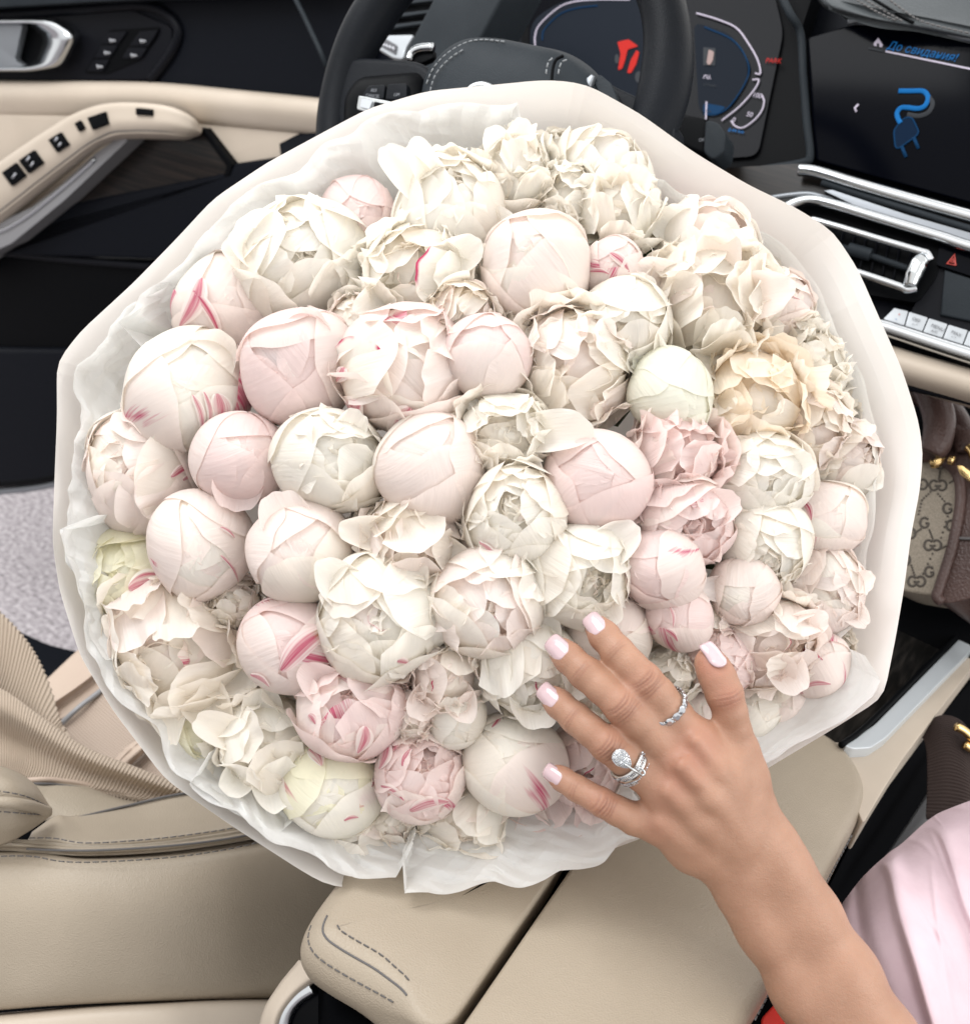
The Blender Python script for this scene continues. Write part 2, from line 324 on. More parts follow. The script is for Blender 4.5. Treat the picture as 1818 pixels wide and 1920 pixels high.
# wood inlay and lower panels
panel('wood_inlay', rnd([(236, 250), (378, 238), (432, 306), (428, 326), (108, 388), (98, 380)], 5), DP, M['wood'], door, off=.022, thick=.02, bev=.003)
panel('inlay_edge', [(374, 243), (383, 240), (436, 308), (430, 330), (418, 330), (424, 312)], DP, M['black'], door, off=.026, thick=.02, bev=.002)
panel('lower_panel', [(-80, 500), (20, 452), (112, 384), (428, 322), (440, 306), (700, 266), (700, 500), (-80, 474)], DP, M['navy'], door, off=.024, thick=.04, bev=.006)
panel('pocket_lip', [(-80, 462), (60, 470), (180, 484), (700, 500), (700, 660), (-80, 652)], DP, M['black'], door, off=.004, thick=.04, bev=.004)
tube('pocket_edge', DP.pts([(-80, 466), (0, 472), (130, 486), (300, 500), (600, 520)], .010), .007, M['navy2'], door, n=30)
panel('bottom_panel', [(-80, 652), (700, 660), (700, 860), (330, 880), (105, 904), (-80, 914)], DP, M['navy'], door, off=.016, thick=.05, bev=.012)
tube('door_seal', DP.pts([(-80, 926), (0, 921), (60, 915), (110, 905), (200, 880), (330, 850)], .004), .0075, M['silver'], door, n=30)
tube('door_rubber', DP.pts([(-80, 912), (0, 907), (60, 901), (110, 892), (200, 868), (330, 838)], .010), .008, M['black'], door, n=30)
# armrest with switches
ac = [(-90, 425, .07), (-20, 378, .075), (50, 325, .08), (110, 281, .085), (160, 247, .088), (205, 229, .088), (260, 226, .085), (315, 230, .078), (355, 240, .062), (378, 247, .04)]
hw = [52, 50, 47, 44, 40, 36, 34, 31, 22, 6]
ctr = np.array([(x, y) for x, y, o in ac]); tg = np.gradient(ctr, axis=0); tg /= np.linalg.norm(tg, axis=1)[:, None]; nn = np.stack([-tg[:, 1], tg[:, 0]], 1)
rows = []
for w, dep in ((-1.0, -.55), (-1.0, -.1), (-.9, .05), (-.4, .10), (.1, .12), (.55, .05), (.85, -.12), (1.0, -.4), (1.02, -.9)):
    rows.append([DP.at(x + n[0] * h_ * w, y + n[1] * h_ * w, o + dep * .07) for (x, y, o), n, h_ in zip(ac, nn, hw)])
ar = sheet('armrest', rows, M['beige_smooth'], door, 60, 40, .004)
def on_arm(t, w, lift=.003):
    i = t * (len(ac) - 1); a = np.array([ (x, y, o) for x, y, o in ac]); x, y, o = [np.interp(i, range(len(ac)), a[:, k]) for k in range(3)]
    n = [np.interp(i, range(len(ac)), nn[:, k]) for k in range(2)]; h_ = np.interp(i, range(len(ac)), hw)
    dep = np.interp(w, (-1, -.9, -.4, .1, .55, .85, 1), (-.1, .05, .10, .12, .05, -.12, -.4)); return DP.at(x + n[0] * h_ * w, y + n[1] * h_ * w, o + dep * .07 + lift)
tube('piping', [on_arm(t, .62, .0005) for t in np.linspace(.02, .93, 14)], .0022, M['beige_smooth'], ar, n=50, seg=8)
tube('seam', [on_arm(t, .52, .0004) for t in np.linspace(.02, .9, 14)], .0010, M['thread'], ar, n=50, seg=6)
def arm_panel(name, t0, t1, w0, w1, m, parent, thick=.006, r=.3, lift=.005, cols=5):
    pts = []
    ts = np.linspace(t0, t1, cols)
    pts = [on_arm(t, w0, lift) for t in ts] + [on_arm(t, w1, lift) for t in ts[::-1]]
    n = np.cross(pts[1] - pts[0], pts[-1] - pts[0]); n = n if n.dot(CAM - pts[0]) > 0 else -n
    return prism(name, pts, n, thick, m, parent, .0008)
for k in range(5):
    t0, t1 = ((.175, .215), (.225, .275), (.325, .37), (.425, .445), (.475, .545))[k]
    name = ('lock_switch', 'window_switch', 'window_switch', 'mirror_knob', 'mirror_switch')[k]
    s = arm_panel(name, t0, t1, -.62, .02 if k != 3 else -.2, M['black'], ar, lift=.006)
    if k < 3: 
        J = Join()
        for w in ((-.42, -.15) if k else (-.2,)): J.add(*tube_vf([on_arm((t0 + t1) / 2 - .006, w, .0068), on_arm((t0 + t1) / 2 + .006, w - .06, .0068)], .0016, 6))
        J.out('symbol', M['white_print'], s)
arm_panel('boot_switch', .655, .715, -.72, -.36, M['black'], ar, lift=.005)
# grey grip below the armrest with its highlight modelled as a chrome strip
g = panel('grip_trim', rnd([(240, 254), (212, 264), (178, 288), (110, 350), (60, 388), (0, 416), (-90, 450), (-90, 520), (0, 466), (22, 456), (122, 374), (236, 266)], 4), DP, M['grey_trim'], door, off=.062, thick=.05, bev=.006)
tube('grip_highlight', DP.pts([(178, 298), (140, 332), (100, 366), (60, 398), (30, 418), (0, 433), (-60, 452)], .0635), .0032, M['chrome'], g, n=40)

# ================================================================ dashboard
t = math.radians(22); KN = (-.05, -math.cos(t), math.sin(t))
KP = Plane(P(1220, 120, 1.13), KN)                                   # instrument cluster
SP = Plane(P(1650, 200, .985), (-.06, -math.cos(math.radians(14)), math.sin(math.radians(14))))    # central display
VP = Plane(P(1650, 440, .95), (0, -math.cos(math.radians(24)), math.sin(math.radians(24))))
BP = Plane(P(1740, 615, .92), (0, -math.cos(math.radians(40)), math.sin(math.radians(40))))
dash = thing('dashboard', 'black dashboard with instrument cluster, wide display, chrome air vents and button row', 'dashboard', (.0, 1.1, .75))
panel('dash_body', [(470, -160), (1990, -160), (1990, 700), (1500, 640), (560, 560)], KP, M['navy'], dash, off=-.05, thick=.05)
# left end: pillar cover, side vent, lights panel, column shroud
tube('pillar_seam', [P(545, -20, 1.36), P(570, 30, 1.36), P(598, 90, 1.35), P(612, 125, 1.35)], .0035, M['grey_leather'], dash)
LP = Plane(P(760, 60, 1.20), (-.05, -math.cos(t), math.sin(t)))
lv = panel('side_vent', rnd([(745, -60), (860, -60), (825, 8), (775, 68), (700, 68), (712, 40), (738, 10)], 8), LP, M['black'], dash, off=0, thick=.02)
for y0, x0, x1 in ((-4, 742, 838), (20, 735, 818), (42, 714, 796)):
    panel('vent_slat', rnd([(x0, y0 + 6), (x1, y0 - 4), (x1 - 3, y0 + 2), (x0 - 2, y0 + 13)], 2), LP, M['grey_leather'], lv, off=.007, thick=.004, bev=.001)
panel('vent_frame', [(752, -60), (776, -60), (748, 2), (731, 27), (724, 33), (738, 8)], LP, M['chrome_bright'], lv, off=.008, thick=.006, bev=.001)
lp_ = panel('light_panel', rnd([(707, 66), (776, 64), (760, 90), (755, 111), (736, 108), (700, 86), (700, 74)], 7), LP, M['silver_button'], dash, off=.009, thick=.01, bev=.002)
panel('light_button', rnd([(708, 82), (722, 72), (744, 84), (741, 101)], 3), LP, M['dark_print'], lp_, off=.011, thick=.004)
J = Join()
for k in range(5): J.add(*tube_vf([LP.at(712 + k * 6, 79 + k * 2.3, .0118), LP.at(715 + k * 6, 84 + k * 2.3, .0118)], .0013, 5))
J.out('symbol', M['white_print'], lp_)
panel('column_shroud', rnd([(842, -60), (970, -60), (900, 70), (840, 160), (756, 112), (764, 88)], 12), Plane(P(860, 40, 1.10), KN), M['grey_leather'], dash, thick=.06, bev=.012)
# instrument cluster
hood = panel('cluster_hood', rnd([(960, -120), (1560, -120), (1500, 60), (1528, 292), (1505, 302), (1390, 322), (1000, 330)], 12), KP, M['black'], dash, off=-.005, thick=.03)
scr = panel('cluster_screen', rnd([(985, -80), (1440, -60), (1468, 60), (1420, 292), (1000, 320)], 20), KP, M['gloss_black'], dash, off=.0, thick=.004)
panel('gauge_glow', rnd([(992, 40), (1050, 2), (1120, -10), (1215, -5), (1205, 160), (1200, 240), (1000, 200)], 30), KP, M['lcd_navy'], scr, off=.002, thick=.001)
panel('map_glow', rnd([(1300, 40), (1372, 64), (1402, 120), (1400, 150), (1370, 198), (1345, 215), (1310, 212)], 18), KP, M['lcd_navy'], scr, off=.0021, thick=.001)
panel('media_glow', rnd([(1318, 192), (1362, 200), (1345, 213), (1318, 213)], 8), KP, M['lcd_deep'], scr, off=.0026, thick=.001)
for px in ([(1003, 90), (1003, 66), (1012, 45), (1045, 15), (1075, 3), (1120, -1), (1180, -1)], [(1305, 24), (1345, 36), (1380, 52), (1402, 80), (1420, 112), (1425, 137), (1415, 137)], [(1410, 149), (1422, 150), (1412, 170), (1385, 200), (1352, 226)],
           [(1428, 178), (1432, 190), (1427, 208), (1412, 226), (1392, 239), (1378, 236), (1370, 226)], [(1324, 190), (1323, 224)]):
    tube('gauge_line', KP.pts(px, .003), .0010, M['lcd_white'], scr, seg=6, n=40, flat=.4)
for px in ([(1016, 75), (1020, 55), (1048, 27), (1080, 15), (1120, 10)], [(1320, 50), (1375, 76), (1402, 118), (1398, 152), (1368, 198), (1342, 214), (1318, 214)]): tube('gauge_halo', KP.pts(px, .0028), .0009, M['lcd_deep'], scr, seg=6, n=40, flat=.4)
car = panel('car_icon', rnd([(1157, 78), (1178, 73), (1196, 86), (1176, 92), (1172, 110), (1166, 128), (1158, 131), (1163, 100)], 3), KP, M['lcd_red'], scr, off=.003, thick=.0008)
panel('door_icon', rnd([(1193, 93), (1198, 97), (1192, 120), (1182, 137), (1175, 136), (1182, 112)], 3), KP, M['lcd_red'], scr, off=.003, thick=.0008)
for x, y, w, hh in ((1197, 144, 7, 11), (1156, 110, 4, 9)):
    panel('wheel_icon', [(x + w * math.cos(a), y + hh * math.sin(a)) for a in np.linspace(0, 6.283, 17)[:-1]], KP, M['lcd_dim'], scr, off=.003, thick=.0008)
panel('album_picture', [(1318, 88), (1341, 90), (1340, 122), (1318, 122)], KP, M['lcd_dim'], scr, off=.003, thick=.0006)
panel('album_face', rnd([(1328, 92), (1338, 96), (1336, 112), (1330, 122), (1324, 118)], 3), KP, M['lcd_skin'], scr, off=.004, thick=.0006)
ptext('gauge_text', 'PARK', (1434, 117), (1456, 118), KP, 9, M['lcd_red'], scr, off=.003)
ptext('gauge_text', '100', (1409, 181), (1425, 184), KP, 9, M['lcd_white'], scr, off=.003)
ptext('gauge_text', '50', (1398, 217), (1412, 220), KP, 9, M['lcd_white'], scr, off=.003)
ptext('gauge_text', '0', (1371, 228), (1380, 230), KP, 9, M['lcd_white'], scr, off=.003)
ptext('gauge_text', 'ru.', (1317, 147), (1336, 148), KP, 11, M['lcd_white'], scr, off=.003)
ptext('gauge_text', 'U-Tracks', (1318, 160), (1345, 163), KP, 5, M['lcd_dim'], scr, off=.003)
ptext('gauge_text', 'km', (1322, 210), (1334, 211), KP, 6, M['lcd_dim'], scr, off=.003)
ptext('gauge_text', '0.44 km', (1364, 246), (1390, 250), KP, 7, M['lcd_blue'], scr, off=.003)
# hood edge between cluster and display
tube('hood_edge', [KP.at(1440, -60, .03), KP.at(1478, 20, .04), SP.at(1500, 62, .006), SP.at(1505, 140, .006), SP.at(1512, 230, .006), SP.at(1518, 290, .006), SP.at(1506, 304, .01), SP.at(1440, 316, .02), SP.at(1360, 328, .03)], .0042, M['grey_leather'], hood, n=70)
# central display
disp = panel('central_display', rnd([(1512, 70), (1600, 44), (1660, 46), (2000, 112), (2000, 430), (1526, 300)], 10), SP, M['gloss_black'], dash, off=0, thick=.02, bev=.002)
X1 = lambda px, m, n_, o=.0012, **k: panel(n_, px, SP, m, disp, off=o, thick=.0006, **k)
X1([(1637, 81), (1646, 70), (1655, 84), (1653, 85), (1653, 88), (1648, 87), (1648, 81), (1643, 80), (1643, 86), (1638, 85)], M['lcd_white'], 'home_icon')
X1([(1628, 88), (1655, 94), (1655, 97), (1627, 91)], M['lcd_dim'], 'home_bar')
X1([(1660, 94), (1990, 162), (1990, 166), (1659, 97)], M['lcd_white'], 'title_bar')
ptext('title_text', 'До свидания!', (1661, 91), (1752, 108), SP, 15, M['lcd_blue'], disp, off=.0014, shear=.15)
tube('arrow_icon', SP.pts([(1609, 195), (1602, 202), (1605, 209)], .0014), .0012, M['lcd_white'], disp, seg=6, flat=.3)
tube('cable_shadow', SP.pts([(1740, 180), (1748, 194), (1740, 210), (1722, 217), (1700, 214)], .0012), .0022, M['lcd_dim'], disp, n=30, flat=.2)
tube('cable_icon', SP.pts([(1684, 170), (1706, 170), (1728, 170), (1737, 176), (1739, 186), (1733, 198), (1720, 203), (1700, 201), (1688, 202), (1681, 212), (1684, 224), (1688, 230)], .0016), .0023, M['lcd_blue'], disp, n=60, flat=.25)
X1(rnd([(1688, 226), (1700, 219), (1710, 221), (1722, 246), (1718, 254), (1684, 278), (1678, 276), (1675, 245)], 6), mat('lit_display_dark_blue', (.0022, .010, .027), .5, emit=.3, spec=.05), 'plug_icon', .0013)
tube('plug_outline', SP.pts(rnd([(1688, 226), (1700, 219), (1710, 221), (1722, 246), (1718, 254), (1684, 278), (1678, 276), (1675, 245)], 6), .0014), .0009, M['lcd_deep'], disp, closed=True, seg=6, flat=.3)
for x, y in ((1690, 274), (1713, 258)): tube('plug_prong', SP.pts([(x, y), (x + 8, y + 20)], .0013), .0018, M['lcd_deep'], disp, seg=6, flat=.25)
# leather top of the dash
rows = [[P(1490, -70, 1.02), P(1600, -40, 1.0), P(1720, -45, .97), P(1850, -40, .95), P(1990, -30, .93)], [P(1530, -20, 1.0), P(1620, 8, .975), P(1720, 20, .95), P(1850, 40, .935), P(1990, 70, .915)],
        [P(1560, 14, .985), P(1640, 34, .955), P(1730, 50, .94), P(1850, 74, .922), P(1990, 104, .905)], [P(1585, 36, 1.0), P(1650, 42, .975), P(1740, 60, .96), P(1850, 84, .945), P(1990, 112, .93)]]
top = sheet('dash_top', rows, M['dash_grey'], dash, 60, 40, .01)
tube('top_seam', [P(1590, -30, .985), P(1640, 0, .965), P(1690, 30, .947), P(1712, 42, .94)], .0016, M['black'], top, n=30, seg=6)
stitches('stitching', [P(1586, -24, .981), P(1630, 4, .963), P(1680, 33, .946), P(1700, 43, .938)], M['thread'], top, r=.0009, lift=.0012)
stitches('stitching', [P(1640, -22, .966), P(1690, 16, .952), P(1730, 40, .937), P(1818, 62, .921), P(1900, 78, .914)], M['thread'], top, r=.0009, lift=.0012)
stitches('stitching', [P(1570, -24, .99), P(1610, 2, .97), P(1650, 25, .952), P(1685, 40, .945)], M['thread'], top, r=.0009, lift=.0012)
tube('display_rim', SP.pts([(1590, 40), (1625, 34), (1660, 38), (1720, 50), (1800, 67), (2000, 108)], .006), .0036, M['silver'], dash, n=50)
# trim below the display
def bar(name, px, pl, r, m, parent, off=0, flat=1., n=60): return tube(name, pl.pts(px, off), r, m, parent, n=n, flat=flat, seg=12)
panel('wood_strip', rnd([(1300, 318), (1500, 306), (1530, 330), (2000, 470), (2000, 530), (1480, 388), (1300, 400)], 6), VP, M['wood'], dash, off=.0, thick=.05)
bar('display_trim', [(1498, 318), (1530, 322), (1600, 343), (1700, 372), (1818, 405), (2000, 456)], VP, .0060, M['chrome'], dash, .012)
bar('trim_groove', [(1540, 342), (1620, 368), (1720, 398), (1818, 428), (2000, 478)], VP, .003, M['grey_leather'], dash, .012)
panel('silver_wing', rnd([(1543, 357), (1560, 355), (1700, 402), (2000, 488), (2000, 520), (1720, 428), (1620, 393)], 4), VP, M['silver'], dash, off=.012, thick=.01, bev=.003)
tube('vent_outer_trim', VP.pts([(1440, 372), (1480, 366), (1520, 364), (1560, 376)], .012), .0028, M['silver'], dash, n=30)
vent = panel('air_vent', rnd([(1480, 385), (1500, 376), (1540, 382), (1770, 452), (1755, 520), (1720, 568), (1560, 540), (1480, 470)], 14), VP, M['black'], dash, off=.002, thick=.03)
bar('vent_top_bar', [(1470, 392), (1492, 380), (1520, 375), (1560, 383), (1660, 413), (1760, 443), (1818, 462), (2000, 515)], VP, .0052, M['chrome'], vent, .014)
bar('vent_rail', [(1520, 411), (1580, 428), (1660, 452), (1728, 472), (1738, 476), (1745, 488)], VP, .0036, M['chrome'], vent, .016)
bar('vent_rail', [(1580, 503), (1620, 515), (1686, 537), (1700, 543), (1718, 540)], VP, .0040, M['chrome'], vent, .016)
bar('vent_thumb_bar', [(1560, 458), (1600, 470), (1640, 482), (1706, 505)], VP, .0030, M['grey_leather'], vent, .010)
bar('vent_slider', [(1590, 466), (1615, 473), (1632, 478)], VP, .0060, M['grey_leather'], vent, .012, n=20)
for k in range(8): tube('vent_vane', VP.pts([(1560 + k * 21, 425 + k * 6.5), (1545 + k * 21, 500 + k * 6.5)], .004), .0012, M['navy2'], vent, seg=6)
dial = tube('vent_dial', VP.pts([(1733, 484), (1722, 495), (1712, 515), (1706, 536)], .020), [.0060, .0085, .0085, .0060], M['chrome_bright'], vent, n=24, seg=14)
bump(M['chrome_bright'], 500, .08)
hz = panel('hazard_panel', rnd([(1762, 452), (2000, 522), (2000, 575), (1755, 496)], 4), VP, M['gloss_black'], dash, off=.006, thick=.02)
tube('hazard_symbol', VP.pts([(1775, 494), (1789, 477), (1791, 497)], .0075), .0011, M['red_print'], hz, seg=6, closed=True, flat=.4)
tube('hazard_symbol', VP.pts([(1782, 491), (1787, 484), (1787.5, 492)], .0075), .0008, M['red_print'], hz, seg=6, closed=True, flat=.4)
panel('centre_stack', [(1752, 500), (2000, 560), (2000, 690), (1700, 600), (1716, 568)], VP, M['navy2'], dash, off=0, thick=.02)
panel('radio_panel', [(1770, 505), (2000, 580), (2000, 640), (1762, 590)], VP, M['grey_leather'], dash, off=.004, thick=.01, bev=.002)
panel('lower_stack', [(1560, 530), (1720, 560), (1760, 590), (2000, 650), (2000, 700), (1640, 660)], BP, M['navy2'], dash, off=-.01, thick=.03)
for k, q in enumerate(([(1676, 577), (1702, 583), (1694, 612), (1653, 600)], [(1704, 584), (1739, 595), (1727, 624), (1696, 613)], [(1741, 596), (1776, 607), (1764, 637), (1729, 625)], [(1778, 608), (1814, 619), (1802, 650), (1766, 638)], [(1816, 620), (1854, 632), (1842, 662), (1804, 651)])):
    b = panel('climate_button', rnd(q, 2), BP, M['silver_button'], dash, off=.012, thick=.012, bev=.0022)
    c = np.mean(q, 0); s = ('+', 'OFF', 'MENU', 'MAX', 'AUTO')[k]; d = np.array((.96, .29))
    if k == 0:
        ptext('button_print', '+', tuple(c + (0, -2)), tuple(c + (8, 1)), BP, 6, M['red_print'], b, off=.0128); ptext('button_print', '-', tuple(c + (-5, 7)), tuple(c + (5, 10)), BP, 8, M['lcd_blue'], b, off=.0128)
    else:
        ptext('button_print', s, tuple(c - d * 11 + (2, -2)), tuple(c + d * 10), BP, 6, M['dark_print'], b, off=.0128)
        ptext('button_print', ('', '<-*', 'A/C', '* *', 'ON')[k], tuple(c - d * 9 + (0, 8)), tuple(c + d * 10 + (0, 8)), BP, 5, M['dark_print'], b, off=.0128)
tube('button_rail', BP.pts([(1640, 610), (1670, 618), (1740, 641), (1818, 666), (2000, 722)], .012), .0075, M['chrome'], dash, n=40, seg=12)
rows = [[BP.at(x, y + dy, o) for x, y in ((1560, 610), (1680, 650), (1818, 690), (2000, 745))] for dy, o in ((0, .0), (25, .004), (55, -.01), (75, -.05))]
sheet('lower_dash_pad', rows, M['beige_smooth'], dash, 30, 16, .01)
panel('lower_dash', [(1560, 700), (2000, 790), (2000, 1250), (1560, 1250)], BP, M['black'], dash, off=-.24, thick=.03)
tube('lower_edge', BP.pts([(1690, 722), (1818, 752), (2000, 800)], -.03), .004, M['navy2'], dash, n=20)

# ================================================================ steering wheel
tw = math.radians(24); WN = np.array((0, -math.cos(tw), math.sin(tw))); WU = np.array((0, math.sin(tw), math.cos(tw))); WX = np.array((1., 0, 0))
WC = P(914, 176, .855); WP = Plane(WC, WN)
wheel = thing('steering_wheel', 'black leather steering wheel with grey airbag cover, behind the bouquet', 'steering wheel', WC)
R_ = .159; ring = []; rad = []
for a in np.linspace(0, 2 * math.pi, 120, endpoint=False):
    ring.append(WC + R_ * (WX * math.cos(a) + WU * math.sin(a))); rad.append(.0175 + .0035 * math.exp(-((math.sin(a) - .25) / .3) ** 2))
tube('rim', ring, rad, M['black_leather'], wheel, seg=20, closed=True, up=WN)
# spokes, airbag cover
panel('spoke_left', rnd([(628, 110), (680, 104), (790, 112), (830, 150), (840, 330), (690, 330), (640, 260), (618, 190)], 24), WP, M['black_leather'], wheel, off=.012, thick=.03, bev=.012)
panel('spoke_right', rnd([(1085, 118), (1150, 160), (1215, 190), (1262, 220), (1262, 300), (1100, 420), (1000, 300)], 12), WP, M['black_leather'], wheel, off=.006, thick=.03, bev=.008)
cl = dome('button_cluster', rnd([(672, 144), (790, 134), (800, 200), (790, 300), (690, 300), (644, 240), (646, 180)], 18), WP, .012, M['black'], wheel, off=.014)
for q, s, a, b in (([(690, 160), (722, 157), (718, 186), (678, 180)], 'RES', (695, 172), (713, 172)), ([(726, 157), (762, 155), (762, 186), (722, 186)], 'LIM', (738, 180), (756, 180))):
    k = panel('wheel_button', rnd(q, 5), WP, M['black_leather'], cl, off=.0285, thick=.006, bev=.001)
    ptext('button_print', s, a, b, WP, 6, M['dim_print'], k, off=.0292)
    if s == 'RES': ptext('button_print', 'CANCEL', (685, 181), (714, 184), WP, 6, M['dim_print'], k, off=.0292)
kn = panel('wheel_toggle', rnd([(672, 178), (745, 192), (780, 205), (760, 230), (668, 204)], 4), WP, M['chrome_bright'], cl, off=.031, thick=.006, bev=.002)
panel('toggle_face', rnd([(678, 184), (698, 188), (692, 204), (675, 200)], 2), WP, M['silver_button'], kn, off=.0325, thick=.003)
panel('toggle_slot', rnd([(702, 190), (742, 198), (736, 214), (698, 206)], 2), WP, M['black'], kn, off=.0325, thick=.003)
tube('shift_paddle', WP.pts([(766, 112), (772, 98), (788, 90), (812, 88)], -.02), .004, M['chrome'], wheel, n=20)
panel('paddle_blade', rnd([(764, 116), (774, 98), (812, 90), (812, 108), (790, 118)], 5), WP, M['black'], wheel, off=-.022, thick=.006, bev=.001)
air = dome('airbag_cover', rnd([(786, 190), (796, 140), (832, 96), (876, 72), (930, 70), (1000, 84), (1060, 96), (1100, 118), (1130, 148), (1170, 250), (1100, 380), (960, 420), (850, 380), (795, 280)], 22), WP, .030, M['grey_leather'], wheel, off=.012)
stitches('stitching', WP.pts([(795, 168), (812, 128), (838, 100), (872, 80), (905, 74), (950, 78)], .030), M['thread_light'], air, r=.0007, lift=.003)
stitches('stitching', WP.pts([(803, 182), (816, 140), (842, 110), (872, 90)], .036), M['thread_light'], air, r=.0006, lift=.003)
stitches('stitching', WP.pts([(1023, 150), (1024, 132), (1030, 112), (1045, 106)], .044), M['thread_light'], air, r=.0007, lift=.004)
stitches('stitching', WP.pts([(1046, 150), (1047, 132), (1053, 116), (1066, 110)], .042), M['thread_light'], air, r=.0007, lift=.004)
tube('cover_seam', WP.pts([(1034, 152), (1036, 130), (1042, 112), (1056, 104)], .044), .0014, M['black'], air, n=20, seg=6)
tube('emblem_ring', [WP.at(903 + 24 * math.cos(a), 178 + 17 * math.sin(a), .046) for a in np.linspace(0, 6.283, 41)[:-1]], .004, M['chrome_bright'], air, closed=True, seg=8)
panel('spoke_trim', [(1097, 146), (1108, 137), (1114, 141), (1106, 162), (1098, 158)], WP, M['silver'], wheel, off=.026, thick=.01, bev=.002)
panel('spoke_pad', rnd([(1112, 150), (1124, 138), (1146, 156), (1160, 195), (1130, 190)], 6), WP, M['grey_leather'], wheel, off=.022, thick=.012, bev=.003)
tube('spoke_trim', WP.pts([(1207, 186), (1218, 192), (1230, 208), (1234, 218), (1226, 228)], .014), [.0016, .003, .0036, .0018], M['silver'], wheel, n=24)
stalk = panel('column_stalk', rnd([(1322, 224), (1345, 228), (1360, 250), (1356, 285), (1336, 300), (1318, 285)], 8), Plane(P(1336, 260, .98), KN), M['grey_leather'], dash, thick=.03, bev=.008)
panel('stalk_arm', [(1270, 210), (1326, 222), (1322, 290), (1270, 270)], Plane(P(1336, 260, .985), KN), M['black'], dash, thick=.02, bev=.004)
ptext('stalk_print', 'OFF', (1309, 265), (1322, 265), Plane(P(1336, 260, .985), KN), 6, M['dim_print'], dash, off=.002)

# ================================================================ centre console with split armrest
Z0 = .90; AZ = H(Z0)
con = thing('centre_console', 'centre console with split beige leather armrest lid, dark wood top and silver edge trim', 'console', (0, .5, .36))
ZH = Z0 - .022
def zat(x, y, top):
    if top == 2: return np.array((x, y, ZH))
    q = (AZ if top else H(ZH)).at(x, y); q[2] = ZH; return q
lid_l = [(1042, 1634, 1, .004), (.0032, .342, 2, .003), (.0030, .333, 2, .003), (-.001, .326, 2, .004), (-.010, .3225, 2, .008), (740, 1924, 0, .018), (690, 1892, 0, .022), (620, 1852, 0, .022), (578, 1824, 0, .022), (561, 1796, 0, .022), (563, 1768, 0, .022), (582, 1734, 0, .020), (640, 1656, 0, .010), (1075, 1590, 0, .006)]
o, sh_, nr_ = bullnose('armrest_lid', np.array([zat(x, y, t_) for x, y, t_, r in lid_l]), [r for *_, r in lid_l], .022, M['beige_leather'], con)
def along(th):
    q = sh_(th); b0 = sh_(0); i0, i1 = [int(np.argmin(((b0 - p) ** 2).sum(1))) for p in (np.array((-.018, .3225, ZH)), H(ZH).at(574, 1746))]; return q[i0:i1 + 1] if i0 < i1 else q[i1:i0 + 1]
stitches('stitching', along(1.45), M['thread'], o, r=.00045, lift=.0007); stitches('stitching', along(.55), M['thread'], o, r=.00045, lift=.0007)
tube('seam', along(1.05), .0007, M['thread'], o, n=80, seg=6)
lid_r = [(1066, 1632), (1100, 1580), (1300, 1450), (1430, 1400), (1524, 1396), (1582, 1440), (1612, 1500), (1606, 1540), (1560, 1640), (1440, 1865), (.130, .40), (.120, .32), (.090, .285), (.040, .278), (.018, .285), (.012, .300), (.0092, .336)]
lt = [1, 1, 0, 0, 0, 0, 0, 0, 0, 0] + [2] * 7; lr = [.004, .005, .008, .010, .012, .012, .012, .012, .012, .012, .012, .012, .012, .010, .006, .003, .003]
o2, sh2, nr2 = bullnose('armrest_lid', np.array([zat(x, y, t_) for (x, y), t_ in zip(lid_r, lt)]), lr, .0218, M['beige_leather'], con)
panel('lid_gap', [(1030, 1600), (1110, 1560), (900, 2000), (800, 2050)], H(Z0 - .03), M['carpet'], con, thick=.02)
stitches('stitching', AZ.pts([(1600, 1560), (1560, 1634), (1500, 1750), (1440, 1866), (1410, 1922)], -.003), M['thread'], o2, r=.0006, lift=.003)
# body under the lids, frame round them
panel('console_body', [(600, 1700), (1530, 1400), (1606, 1490), (1600, 1560), (1400, 1950), (1200, 2250), (620, 1905)], H(Z0 - .058), M['carpet'], con, thick=.45, bev=.01)
fr = [(1500, 1380), (1580, 1394), (1630, 1404), (1668, 1372), (1830, 1205), (1990, 1040), (2010, 1060), (1850, 1215), (1745, 1352), (1690, 1425), (1650, 1490), (1618, 1545), (1608, 1520), (1580, 1436), (1526, 1398)]
panel('console_frame', rnd(fr, 10), H(Z0 - .006), M['beige_smooth'], con, thick=.030, bev=.008, seg=4)
panel('console_flank', rnd([(1560, 1420), (1660, 1400), (1850, 1235), (2010, 1080), (1850, 1245), (1740, 1370), (1684, 1440), (1644, 1500), (1610, 1552)], 6), H(Z0 - .036), M['carpet'], con, thick=.40)
panel('console_top', rnd([(1380, 1420), (1400, 1240), (1560, 1060), (1700, 1080), (1900, 980), (2000, 1000), (1820, 1190), (1640, 1372), (1586, 1396)], 6), H(Z0 - .010), M['console_wood'], con, thick=.10, bev=.003)
panel('edge_trim', rnd([(1582, 1398), (1600, 1404), (1632, 1402), (1660, 1384), (1830, 1210), (2000, 1040), (1976, 1030), (1800, 1196), (1640, 1358)], 6), H(Z0 + .004), mat('pale_satin_metal', (.60, .64, .67), .34, .35), con, thick=.02, bev=.005, seg=4)
tube('trim_shadow', H(Z0 + .004).pts([(1576, 1398), (1634, 1352), (1795, 1192), (1970, 1028)]), .0028, M['black'], con, n=30)
